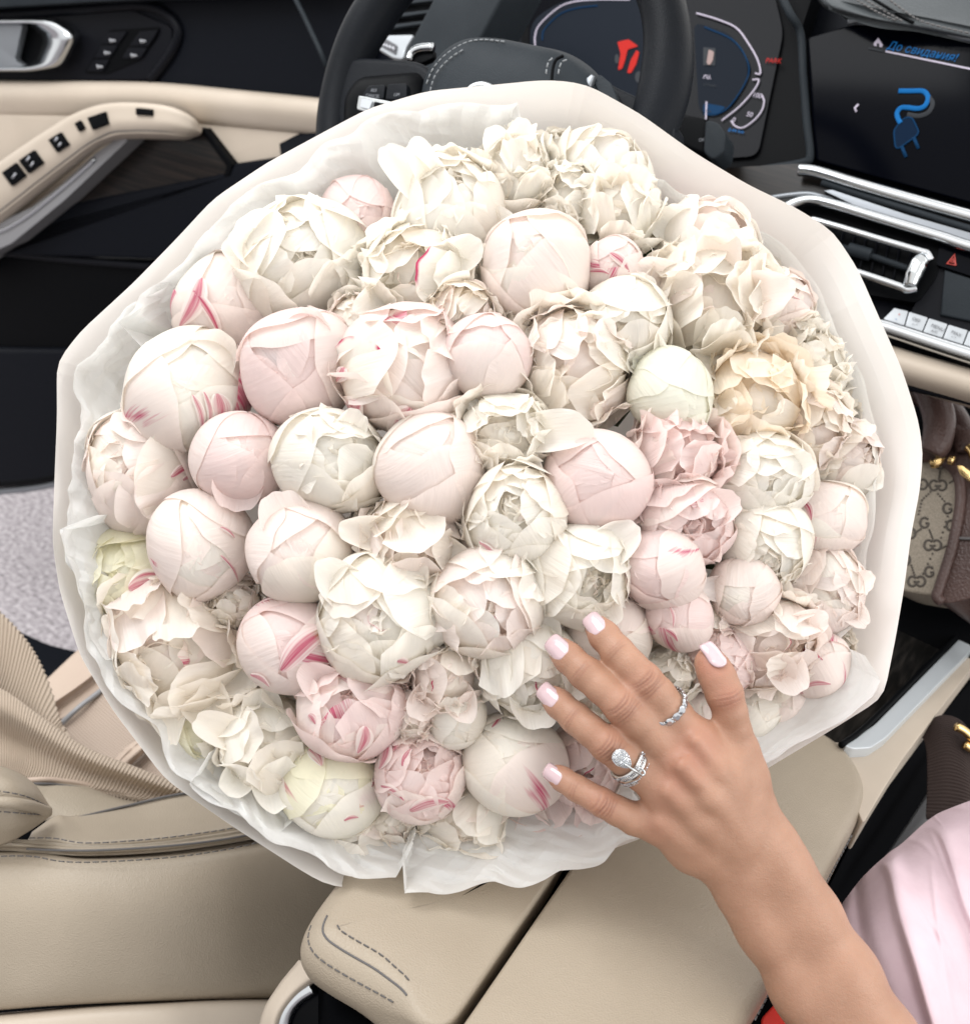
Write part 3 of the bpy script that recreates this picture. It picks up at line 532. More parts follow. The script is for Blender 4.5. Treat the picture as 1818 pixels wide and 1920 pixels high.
# rear side: pillar, chrome curve and black pocket below the lid
rows = [[P(560, 1800, .640), P(520, 1850, .640), P(490, 1905, .640), P(480, 1990, .640)], [P(590, 1826, .628), P(545, 1862, .628), P(513, 1912, .628), P(505, 1990, .628)], [P(600, 1835, .634), P(556, 1872, .634), P(526, 1920, .634), P(520, 1990, .634)]]
sheet('side_pillar', rows, M['beige_smooth'], con, 24, 10, .008)
tube('side_trim', [P(588, 1848, .637), P(560, 1866, .637), (P(540, 1890, .637)), P(528, 1925, .637), P(520, 1990, .637)], .0062, M['chrome'], con, n=30)
panel('side_pocket', [(560, 1800), (640, 1840), (780, 1940), (760, 2050), (520, 2050), (540, 1900), (575, 1856)], Plane(P(620, 1900, .652), CAM - P(620, 1900, .652)), M['gloss_black'], con, thick=.02)
panel('side_wall', [(520, 2000), (556, 1830), (600, 1740), (640, 1700), (760, 1700), (800, 1990), (700, 2150), (520, 2150)], Plane(P(620, 1900, .70), CAM - P(620, 1900, .70)), M['black'], con, thick=.02)

# ================================================================ driver's seat
seat = thing('driver_seat', 'beige leather driver seat with perforated cushion and dark stitched seams', 'car seat', (-.42, .2, .36))
def Q(*a): return [P(*q) for q in a]
rows = [Q((-90, 1602, .80), (0, 1592, .80), (80, 1594, .80), (160, 1606, .80), (300, 1598, .815), (420, 1582, .83), (540, 1560, .85), (680, 1540, .87)),
        Q((-90, 1620, .772), (0, 1612, .772), (80, 1614, .772), (160, 1622, .772), (300, 1618, .785), (420, 1606, .80), (540, 1590, .825), (680, 1570, .85)),
        Q((-90, 1690, .752), (0, 1690, .752), (80, 1692, .752), (160, 1694, .754), (300, 1692, .765), (420, 1684, .785), (540, 1672, .815), (680, 1650, .85)),
        Q((-90, 1800, .748), (0, 1800, .748), (80, 1800, .748), (160, 1796, .750), (300, 1790, .762), (420, 1785, .783), (540, 1775, .815), (680, 1760, .85)),
        Q((-90, 1890, .752), (0, 1886, .752), (80, 1880, .752), (160, 1876, .756), (300, 1870, .768), (420, 1866, .79), (540, 1866, .82), (680, 1870, .85)),
        Q((-90, 1897, .775), (0, 1893, .775), (80, 1887, .775), (160, 1882, .78), (300, 1876, .79), (420, 1872, .81), (540, 1872, .84), (680, 1876, .86))]
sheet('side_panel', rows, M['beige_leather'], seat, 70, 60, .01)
rows = [Q((-90, 1908, .775), (0, 1900, .775), (160, 1886, .775), (300, 1878, .785), (420, 1873, .80), (600, 1876, .83)), Q((-90, 1925, .745), (0, 1916, .745), (160, 1902, .75), (300, 1894, .76), (420, 1890, .78), (600, 1890, .81)),
        Q((-90, 2000, .735), (0, 2000, .735), (160, 1990, .74), (300, 1980, .75), (420, 1980, .77), (600, 1980, .80))]
sheet('seat_base', rows, M['beige_smooth'], seat, 40, 20, .01)
# piping between the seams and top of the bolster
rows = [Q((-90, 1575, .80), (0, 1572, .80), (80, 1578, .80), (160, 1582, .80), (300, 1574, .815), (420, 1559, .83), (540, 1540, .85), (680, 1520, .87)),
        Q((-90, 1588, .784), (0, 1584, .784), (80, 1588, .784), (160, 1594, .784), (300, 1588, .797), (420, 1573, .812), (540, 1552, .835), (680, 1532, .86)),
        Q((-90, 1604, .793), (0, 1595, .793), (80, 1597, .793), (160, 1608, .793), (300, 1600, .806), (420, 1584, .822), (540, 1562, .845), (680, 1542, .865))]
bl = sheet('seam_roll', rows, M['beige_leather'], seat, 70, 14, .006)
rows = [Q((60, 1560, .83), (105, 1530, .84), (140, 1530, .85), (240, 1512, .88), (340, 1490, .90), (460, 1478, .93), (680, 1450, .97)),
        Q((55, 1570, .80), (110, 1550, .81), (160, 1554, .82), (260, 1545, .84), (350, 1530, .86), (470, 1510, .89), (680, 1480, .93)),
        Q((50, 1578, .79), (100, 1572, .79), (160, 1580, .79), (290, 1572, .808), (400, 1558, .825), (520, 1538, .845), (680, 1518, .87))]
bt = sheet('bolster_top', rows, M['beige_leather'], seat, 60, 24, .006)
stitches('stitching', Q((-60, 1610, .768), (0, 1606, .768), (60, 1606, .768), (120, 1616, .768), (200, 1616, .772), (320, 1608, .784), (420, 1594, .800), (520, 1572, .822), (600, 1556, .835)), M['thread'], bl, step=.0064, length=.0046, r=.0005, lift=.004)
stitches('stitching', Q((40, 1572, .786), (100, 1572, .786), (165, 1581, .786), (290, 1573, .802), (400, 1559, .818), (520, 1538, .838), (600, 1524, .85)), M['thread'], bl, step=.0064, length=.0046, r=.0005, lift=.005)
tube('seam', Q((50, 1592, .780), (120, 1595, .780), (200, 1594, .785), (320, 1586, .797), (420, 1574, .810), (540, 1552, .833), (640, 1536, .85)), .0010, M['thread'], bl, n=50, seg=6)
tube('bolster_seam', Q((120, 1540, .842), (240, 1511, .877), (340, 1489, .897), (470, 1476, .93), (640, 1452, .965)), .0014, M['thread'], bt, n=40, seg=6)
# lower end of the backrest
rows = [Q((-90, 1430, .79), (0, 1436, .79), (60, 1466, .80), (96, 1515, .815)), Q((-90, 1455, .765), (0, 1460, .765), (60, 1484, .78), (98, 1520, .81)), Q((-90, 1500, .755), (0, 1500, .757), (50, 1508, .77), (98, 1524, .808)),
        Q((-90, 1550, .757), (0, 1548, .76), (50, 1542, .772), (98, 1527, .808)), Q((-90, 1596, .775), (0, 1586, .775), (50, 1562, .785), (96, 1530, .812))]
bk = sheet('backrest', rows, M['beige_leather'], seat, 30, 40, .006)
tube('seam_roll', Q((-90, 1502, .748), (0, 1504, .750), (50, 1510, .763), (88, 1522, .795)), .0045, M['beige_leather'], bk, n=30)
stitches('stitching', Q((-60, 1482, .750), (0, 1484, .752), (50, 1494, .766), (90, 1512, .794)), M['thread'], bk, step=.0064, length=.0046, r=.0005, lift=.002)
stitches('stitching', Q((-60, 1520, .747), (0, 1522, .750), (50, 1526, .764), (86, 1528, .792)), M['thread'], bk, step=.0064, length=.0046, r=.0005, lift=.002)
# inner side of the bolster
rows = [Q((30, 1450, .90), (60, 1462, .905), (110, 1462, .92), (180, 1474, .94), (250, 1496, .96), (340, 1500, .97)), Q((70, 1490, .88), (100, 1500, .88), (150, 1505, .89), (210, 1512, .905), (270, 1510, .925), (340, 1506, .94)), Q((90, 1530, .86), (110, 1540, .86), (140, 1540, .86), (200, 1528, .875), (260, 1518, .895), (340, 1510, .92))]
ins = sheet('inner_bolster', rows, leather('grey_beige_leather', (.33, .28, .215), (.37, .315, .245), .45, 700, .2), seat, 40, 20, .006)
tube('piping', Q((50, 1464, .900), (80, 1462, .905), (110, 1464, .915), (170, 1474, .934), (245, 1502, .955)), .0026, M['cushion'], ins, n=30)
tube('seam', Q((56, 1470, .896), (80, 1470, .90), (110, 1472, .91), (170, 1482, .929), (245, 1508, .95)), .0014, M['thread'], ins, n=30, seg=6)
# cushion panels
rows = [Q((60, 1300, 1.12), (150, 1215, 1.16), (230, 1150, 1.20)), Q((110, 1345, 1.08), (190, 1285, 1.11), (280, 1200, 1.16)), Q((115, 1350, 1.085), (195, 1290, 1.115), (285, 1205, 1.165))]
sheet('cushion_edge', rows, M['cushion'], seat, 24, 20, .02)
tube('cushion_seam', Q((112, 1360, 1.07), (150, 1325, 1.082), (200, 1285, 1.11), (270, 1210, 1.155)), .003, M['grey_trim'], seat, n=24)
rows = [Q((112, 1362, 1.075), (195, 1290, 1.11), (300, 1190, 1.165)), Q((150, 1400, 1.05), (240, 1330, 1.08), (360, 1240, 1.12)), Q((205, 1436, 1.03), (290, 1380, 1.055), (400, 1300, 1.09))]
cp = sheet('cushion_panel', rows, M['perforated'], seat, 30, 24, .02)
rows = [Q((200, 1440, 1.012), (225, 1412, 1.015), (260, 1385, 1.02), (420, 1290, 1.06)), Q((222, 1446, .998), (250, 1416, 1.0), (280, 1394, 1.01), (430, 1310, 1.05)), Q((232, 1450, 1.008), (262, 1420, 1.012), (295, 1395, 1.02), (440, 1320, 1.06))]
sheet('cushion_roll', rows, M['cushion'], seat, 30, 14, .01)
rows = [Q((225, 1452, 1.02), (290, 1396, 1.03), (440, 1310, 1.06)), Q((290, 1490, .99), (370, 1440, 1.0), (520, 1380, 1.03)), Q((350, 1520, .97), (470, 1480, .97), (620, 1440, 1.0))]
sheet('cushion_panel', rows, M['perforated'], seat, 30, 24, .02)
# ribbed belt lying across the cushion
M['belt'] = mat('ribbed_beige_webbing', (.43, .35, .275), .75)
def ribbed(name, rows, parent, n=46, **k):
    V, F, uv = loft(rows, n * 7, 22); nrm = CAM - V; nrm /= np.linalg.norm(nrm, axis=1)[:, None]
    V = V + nrm * (.0009 * np.sin(uv[:, :1] * n * 2 * math.pi)); F = face_cam(V, F); o = link(name, mesh(V, F, True, uv), parent, M['belt'], **k); solid(o, .003); return o
rows = [Q((-90, 1070, 1.0), (-20, 1130, 1.0), (40, 1190, .995), (80, 1255, .985), (112, 1345, .965), (118, 1370, .96)), Q((-90, 1180, .985), (-20, 1230, .985), (20, 1275, .98), (60, 1310, .97), (100, 1360, .957), (125, 1380, .95)), Q((-90, 1300, .985), (-40, 1310, .985), (0, 1325, .975), (50, 1345, .965), (100, 1370, .952), (130, 1392, .945))]
b1 = ribbed('seat_belt', rows, None, 40)
tag(b1, 'ribbed beige belt webbing hanging in front of the seat cushion, above the folded band', 'seat belt', 'ribbed belt webbing on the driver seat')
rows = [Q((-90, 1262, .955), (0, 1290, .955), (80, 1345, .945), (160, 1400, .94), (250, 1436, .945), (350, 1474, .955), (470, 1510, .97)), Q((-90, 1300, .935), (0, 1330, .935), (70, 1372, .93), (150, 1418, .928), (240, 1452, .935), (340, 1486, .948), (460, 1516, .965)),
        Q((-90, 1350, .952), (0, 1376, .95), (60, 1400, .945), (140, 1440, .94), (230, 1466, .945), (330, 1496, .955), (450, 1520, .968)), Q((-90, 1400, .935), (0, 1412, .932), (60, 1432, .93), (130, 1462, .928), (220, 1484, .938), (320, 1504, .95), (440, 1526, .965)), Q((-90, 1440, .93), (0, 1446, .925), (50, 1460, .92), (120, 1476, .92), (200, 1490, .93), (300, 1510, .946), (430, 1532, .962))]
b2 = ribbed('seat_belt', rows, None, 84)
tag(b2, 'wide folded band of ribbed beige belt webbing lying across the seat cushion', 'seat belt', 'ribbed belt webbing on the driver seat')
# door sill seen past the cushion
sill = prism('door_sill', rnd([(20, 1160), (100, 1215), (200, 1235), (330, 1225), (330, 1420), (20, 1420)], 20) and [tuple(v) for v in H(.42).pts(rnd([(-60, 1110), (30, 1180), (90, 1208), (150, 1222), (300, 1228), (300, 1400), (-60, 1400)], 16))], (0, 0, 1), .10, M['navy'], None, .01)
tag(sill, 'dark door sill between the asphalt and the driver seat', 'sill', kind='structure')
# passenger side: seat flank in the gap and buckle
rows = [Q((1655, 1610, .96), (1700, 1545, .98), (1745, 1475, 1.0), (1790, 1400, 1.02)), Q((1670, 1640, .94), (1720, 1580, .96), (1770, 1510, .98), (1820, 1440, 1.0)), Q((1690, 1700, .93), (1750, 1640, .95), (1800, 1560, .97), (1850, 1480, .99))]
ps = sheet('passenger_seat', rows, M['grey_trim'], None, 20, 14, .02); tag(ps, 'grey flank of the passenger seat in the dark gap beside the console', 'car seat')
bk_ = thing('seat_belt_buckle', 'red and black belt buckle in the gap beside the armrest', 'belt buckle', P(1470, 1910, .66))
BKP = Plane(P(1470, 1910, .64), CAM - P(1470, 1910, .64) + np.array((0, 0, .2)))
panel('housing', rnd([(1392, 1930), (1444, 1862), (1560, 1840), (1600, 2050), (1380, 2050)], 14), BKP, M['black'], bk_, off=-.006, thick=.03, bev=.004)
panel('release_button', rnd([(1426, 1910), (1456, 1878), (1540, 1866), (1560, 1990), (1430, 1990)], 8), BKP, M['buckle_red'], bk_, off=0, thick=.02, bev=.003)

# ================================================================ handbag
HB = Plane(P(1750, 950, .99), np.array((-.35, -.80, .45)))
bag = thing('handbag', 'beige monogram canvas handbag with brown leather trim and gold fittings', 'handbag', P(1790, 1130, 1.0))
panel('canvas_panel', rnd([(1640, 870), (1700, 848), (1740, 858), (1770, 868), (1795, 892), (1799, 940), (1784, 1020), (1760, 1100), (1752, 1118), (1690, 1108), (1630, 1080)], 16), HB, M['canvas'], bag, off=0, thick=.05, bev=.004)
panel('leather_side', rnd([(1775, 866), (1830, 872), (1990, 920), (1990, 1100), (1818, 1122), (1775, 1132), (1753, 1126), (1764, 1096), (1788, 1018), (1803, 940), (1797, 892)], 10), HB, M['brown_leather'], bag, off=.004, thick=.10, bev=.012, seg=4)
panel('leather_top', rnd([(1640, 850), (1690, 800), (1740, 830), (1790, 830), (1830, 850), (1990, 900), (1990, 930), (1800, 880), (1765, 860), (1700, 845)], 10), HB, M['brown_leather'], bag, off=.006, thick=.08, bev=.008)
tube('piping', HB.pts([(1690, 846), (1740, 856), (1772, 867), (1795, 892), (1800, 940), (1786, 1020), (1762, 1098), (1756, 1118), (1766, 1130)], .006), .0052, M['brown_leather'], bag, n=60)
tube('side_seam', HB.pts([(1784, 1008), (1818, 1010), (1900, 1010)], .006), .0015, M['thread'], bag, n=12, seg=6)
tube('handle', HB.pts([(1640, 720), (1690, 686), (1722, 700), (1745, 738), (1760, 785), (1756, 830), (1745, 850)], .03), [.014, .014, .015, .015, .015, .014, .012], M['brown_leather'], bag, n=50, seg=16)
tube('handle', HB.pts([(1680, 740), (1718, 738), (1760, 752), (1790, 790), (1806, 830), (1800, 850)], -.03), [.013, .013, .014, .014, .013, .012], M['brown_leather'], bag, n=50, seg=16)
tube('handle_tab', HB.pts([(1722, 852), (1745, 842), (1760, 822), (1778, 812), (1805, 824), (1812, 846)], .012), [.010, .013, .010, .010, .012, .010], M['brown_leather'], bag, n=30, flat=.6)
tube('ring', HB.pts([(1757, 837), (1764, 842), (1764, 856), (1756, 868), (1746, 870)], .022), .0046, M['gold'], bag, n=24)
tube('ring', HB.pts([(1815, 838), (1822, 846), (1828, 860)], .022), .0046, M['gold'], bag, n=16)
panel('zip_pull', rnd([(1793, 872), (1804, 872), (1840, 900), (1834, 914), (1800, 890)], 3), HB, M['gold'], bag, off=.026, thick=.006, bev=.001)
tube('zip_end', HB.pts([(1780, 862), (1788, 864)], .026), .0045, M['gold'], bag, n=6)
# monogram print: facing letter pairs on a lattice of dots
J = Join(); gx, gy = np.array((-7., 46.)), np.array((31., 12.))
def gee(cx, cy, flip, s=8.2):
    a = np.linspace(math.radians(40), math.radians(330), 18); p = [(cx + flip * s * math.cos(q), cy - s * 1.12 * math.sin(q)) for q in a]; p += [(cx + flip * s * .9, cy + 1), (cx + flip * s * .2, cy + 1)]
    return p
cen = [(1766, 910), (1758, 960), (1738, 985), (1750, 1028), (1716, 935), (1722, 1080), (1728, 1046), (1700, 1012)]
for (cx, cy), two in zip([(1758, 910), (1733, 980), (1748, 1022), (1718, 1090), (1776, 953), (1690, 1050), (1762, 870), (1722, 908), (1782, 985), (1700, 1000), (1742, 1072), (1712, 868), (1690, 950)], (1, 0, 1, 1, 0, 1, 0, 1, 0, 1, 0, 0, 0)):
    for dx, fl in ((-7.5, 1), (7.5, -1)) if two else ((0, 1),): J.add(*tube_vf(HB.pts(gee(cx + dx, cy, fl), .0006), .0013, 6, flat=.3))
dots = []
for a, b in (((1758, 926), (1774, 944)), ((1744, 922), (1728, 938)), ((1728, 938), (1722, 964)), ((1776, 968), (1764, 1008)), ((1742, 994), (1748, 1010)), ((1726, 992), (1714, 1000)), ((1748, 1038), (1730, 1076)), ((1760, 1030), (1772, 1024)), ((1708, 1060), (1714, 1078)), ((1780, 905), (1794, 896)), ((1762, 884), (1760, 898))):
    for s in np.linspace(0, 1, 5): dots.append((a[0] + (b[0] - a[0]) * s, a[1] + (b[1] - a[1]) * s))
for x, y in dots: J.add(*tube_vf(HB.pts([(x - 1.6, y), (x + 1.6, y)], .0006), .0011, 6, flat=.3))
J.out('monogram', M['monogram'], bag)
rows = [Q((1720, 1370, .93), (1760, 1342, .92), (1800, 1352, .91), (1818, 1400, .90)), Q((1735, 1400, .91), (1775, 1385, .90), (1812, 1410, .89), (1835, 1450, .89)), Q((1738, 1460, .89), (1780, 1455, .88), (1820, 1470, .87), (1850, 1500, .87)), Q((1735, 1530, .87), (1775, 1535, .86), (1820, 1540, .85), (1860, 1560, .85))]
V, F, uv = loft(rows, 40, 120); nr = CAM - V; nr /= np.linalg.norm(nr, axis=1)[:, None]; V = V + nr * .0007 * np.sin(uv[:, 1:] * 34 * 2 * math.pi)
st = link('shoulder_strap', mesh(V, face_cam(V, F), True, uv), bag, M['webbing']); solid(st, .004)
tube('strap_ring', Q((1792, 1362, .885), (1806, 1370, .885), (1822, 1384, .885), (1840, 1400, .885)), .004, M['gold'], bag, n=20)
tube('strap_ring', Q((1808, 1396, .885), (1820, 1404, .885), (1840, 1412, .885)), .004, M['gold'], bag, n=20)
# ================================================================ bouquet
BC = (915, 915)                                                     # middle of the bunch in the view
RIM = [(1010, 150), (1060, 151), (1105, 160), (1200, 213), (1300, 285), (1400, 345), (1490, 388), (1560, 432), (1606, 500), (1650, 600), (1690, 690), (1722, 790), (1730, 850), (1724, 920), (1708, 1000), (1695, 1100), (1678, 1200), (1656, 1308),
       (1560, 1368), (1430, 1446), (1300, 1535), (1160, 1588), (1040, 1630), (910, 1655), (800, 1668), (700, 1671), (612, 1660), (560, 1630), (430, 1546), (310, 1462), (210, 1330), (150, 1230), (112, 1110), (98, 1020), (102, 900), (107, 780), (106, 680),
       (150, 622), (250, 530), (330, 448), (400, 372), (500, 305), (620, 240), (690, 203), (800, 170), (910, 160)]
def drim(py): return .622 + (1670 - py) / 1520 * .088
def rho(px, py):
    a = math.atan2(py - BC[1], px - BC[0]); best = 800
    q = np.array(RIM, float) - BC; an = np.arctan2(q[:, 1], q[:, 0]); d = np.hypot(*q.T); o = np.argsort(an)
    return math.hypot(px - BC[0], py - BC[1]) / np.interp(a, an[o], d[o], period=2 * math.pi)
def dfront(px, py):
    r = min(rho(px, py), 1.1); return drim(py) + .022 - .076 * max(0, 1 - (r / .97) ** 2.5)
# wrapping paper: one stiff sheet gathered into a cone
M['paper'] = mat('off_white_wrapping_paper', (.88, .853, .828), .55, spec=.3)
def thin(m, tr, col):
    """let some light through a thin sheet"""
    nt = m.node_tree; p = pb(m); out = nt.nodes['Material Output']; t_ = nd(m, 'ShaderNodeBsdfTranslucent'); t_.inputs[0].default_value = (*col, 1); mx = nd(m, 'ShaderNodeMixShader'); mx.inputs[0].default_value = tr
    lk(m, p.outputs[0], mx.inputs[1]); lk(m, t_.outputs[0], mx.inputs[2]); lk(m, mx.outputs[0], out.inputs[0]); return t_
thin(M['paper'], .3, (.90, .845, .79)); bump(M['paper'], 9, .35, dist=.006)
rim = np.array(RIM, float); nR = 220
cl_ = np.vstack([rim, rim[:1]]); dd = np.r_[0, np.cumsum(np.linalg.norm(np.diff(cl_, axis=0), axis=1))]; tt = np.linspace(0, dd[-1], nR, endpoint=False)
RR = np.stack([np.interp(tt, dd, cl_[:, i]) for i in range(2)], 1); RR = (np.roll(RR, 1, 0) + 2 * RR + np.roll(RR, -1, 0)) / 4
ang = np.arctan2(RR[:, 1] - BC[1], RR[:, 0] - BC[0])
rows_ = []
wide = .5 + .5 * np.cos(np.clip((ang - math.radians(-35)) / math.radians(105), -1, 1) * math.pi)      # the sheet flares wide on the side of the screen and the handbag
PROF = ((1.0, 0.), (.97, .30), (.94, .6), (.90, 1.0), (.83, 1.45), (.74, 1.9), (.6, 2.5), (.42, 3.2), (.24, 4.2), (.12, 5.4))
def pdepth(s, dp, wide): k_ = np.interp(s, (.6, .74, 1), (.05, .05, 1)); return dp * (.058 * (1 - k_) + k_ * (.058 - .036 * wide))
for s, dp in PROF:
    kn_ = np.linspace(-math.pi, math.pi, 24); kv_ = np.random.default_rng(12).uniform(-1, 1, 24); kv_[-1] = kv_[0]; crease_ = np.interp(ang, kn_ + .07 * np.sin(kn_ * 5), kv_)
    fold = .0025 * np.sin(ang * 9 + 1) * (1 - s) * 4
    dd_ = pdepth(s, dp, wide) + .0045 * crease_ * min(1, (1 - s) / .05)
    rows_.append([P(*(np.array(BC) + (q - BC) * (s * (1 + w))), drim(q[1]) + e) for q, w, e in zip(RR, fold, dd_)])
V = np.array(rows_).reshape(-1, 3); F = grid_faces(len(rows_), nR, True); F = face_cam(V, F)
me = mesh(V, F); me.set_sharp_from_angle(angle=math.radians(6)); paper = link('wrapping_paper', me, None, M['paper'])
tag(paper, 'off-white paper sheet wrapped round the peony bouquet in a wide cone', 'wrapping paper')
# tissue inside the paper
M['tissue'] = mat('white_tissue_paper', (.80, .798, .785), .6, spec=.25)
t_ = thin(M['tissue'], .42, (.82, .82, .80)); bump(M['tissue'], 30, .25, dist=.004)
def crumple(uv, amp, rg, fs=(1.6, 3.7, 7.9)):
    """flat facets meeting in sharp creases"""
    h = 0; w = uv + .015 * np.stack([np.sin(uv[:, 1] * 9 + rg.uniform(0, 6)), np.sin(uv[:, 0] * 7 + rg.uniform(0, 6))], 1)
    for k, f in enumerate(fs):
        for _ in range(2):
            a = rg.uniform(0, 6.28); p = (w[:, 0] * math.cos(a) + w[:, 1] * math.sin(a)) * f + rg.uniform(0, 9)
            g = np.abs((p % 1) - .5) * 2; h = h + g / (1 + k) ** 1.3 * (.4 + .6 * np.clip(np.sin((w[:, 0] * math.sin(a) - w[:, 1] * math.cos(a)) * f * 1.3 + rg.uniform(0, 6)) + .5, 0, 1))
    return (h - h.mean()) * amp
def tissue(label, arc, s0, s1, lift0, amp, seed, ragged=.03, n=120, m=26, d1=.035):
    """a crumpled strip of tissue standing between the paper and the flowers"""
    rg = np.random.default_rng(seed); a0, a1 = arc; A = np.linspace(math.radians(a0), math.radians(a1), n); o = np.argsort(ang)
    rx = np.interp(A, ang[o], np.hypot(*(RR - BC).T)[o], period=2 * math.pi)
    ph = rg.uniform(0, 6, 4); rag = ragged * (np.sin(A * 13 + ph[0]) * .5 + .6 * np.sin(A * 31 + ph[1]) + .5 * np.abs(np.sin(A * 19 + ph[2])))
    fade = np.clip(np.minimum(np.arange(n), np.arange(n)[::-1]) / 10., 0, 1)
    V = []; uv = []
    for i in range(m):
        v = i / (m - 1)
        for j in range(n):
            s = s1 + (s0 - s1) * v * (.55 + .45 * fade[j]) + rag[j] * v; x, y = BC[0] + math.cos(A[j]) * rx[j] * s, BC[1] + math.sin(A[j]) * rx[j] * s
            V.append(P(x, y, drim(y) + lift0 + d1 * (1 - v) ** .8)); uv.append((A[j] * 2.2, v * .8))
    V = np.array(V); uv = np.array(uv); nr = CAM - V; nr /= np.linalg.norm(nr, axis=1)[:, None]; V = V + nr * (crumple(uv, amp, rg)[:, None] * np.clip(.25 + uv[:, 1:2], 0, 1))
    V = V + np.cross(nr, (0, 0, 1)) * (crumple(uv, amp * .6, rg)[:, None])
    me = mesh(V, face_cam(V, grid_faces(m, n)), True, uv); me.set_sharp_from_angle(angle=math.radians(9)); return tag(link('tissue_paper', me, None, M['tissue']), label, 'tissue paper', 'tissue sheets inside the wrapping')
tissue('crumpled white tissue standing between the paper and the upper flowers, below the steering wheel', (-158, -84), .955, .70, -.004, .012, 3, .012, n=340, m=64, d1=.075)
tissue('crumpled white tissue along the side of the bouquet nearest the open door', (-206, -146), .955, .74, -.004, .012, 4, .012, n=340, m=64, d1=.062)
tissue('pale translucent tissue edge beside the handbag', (-66, 26), .90, .78, .010, .004, 5, .006, n=160, d1=.04)
tissue('folded tissue at the flowers nearest the driver seat cushion', (120, 176), .965, .80, -.006, .009, 6, .010, n=340, m=64, d1=.048)
tissue('bunched bright white tissue sticking up at the rim above the driver seat bolster', (102, 136), .965, .80, -.010, .011, 7, .014, n=340, m=64, d1=.05)
tissue('layered white tissue fringe spilling over the rim onto the armrest lid', (64, 103), 1.01, .84, -.014, .008, 8, .016, n=340, m=64, d1=.04)
tissue('thin white tissue edge at the rim beside the wrist', (24, 58), .985, .86, -.008, .005, 9, .008, n=160, d1=.03)

OA = np.argsort(ang); RA = np.hypot(*(RR - BC).T)
def press(X):
    """petals that would stand through the paper are pressed inwards against it"""
    rel = X - CAM; z = rel @ CF; px = CX + FPX * (rel @ CR) / z; py = CY + FPX * (rel @ CD) / z; a = np.arctan2(py - BC[1], px - BC[0]); R0 = np.interp(a, ang[OA], RA[OA], period=2 * math.pi); rh = np.hypot(px - BC[0], py - BC[1]) / R0
    if rh.max() < .7: return X
    e = z - drim(py); wd = .5 + .5 * np.cos(np.clip((a - math.radians(-35)) / math.radians(105), -1, 1) * math.pi)
    lo_, hi_ = np.full(len(X), .4), np.full(len(X), 1.0); S_, D_ = np.array(PROF)[::-1].T
    for _ in range(9):
        m_ = (lo_ + hi_) / 2; deep = pdepth(m_, np.interp(m_, S_, D_), wd) > e; lo_ = np.where(deep, m_, lo_); hi_ = np.where(deep, hi_, m_)
    lim = np.where(e <= 0, 1.0, lo_) - .014; k0 = lim - .10; nr = np.where(rh > k0, k0 + .10 * (1 - np.exp(-(rh - k0) / .10)), rh); f = nr / np.maximum(rh, 1e-6)
    nx, ny = BC[0] + (px - BC[0]) * f, BC[1] + (py - BC[1]) * f
    return CAM + (np.outer((nx - CX) / FPX, CR) + np.outer((ny - CY) / FPX, CD) + CF) * z[:, None]
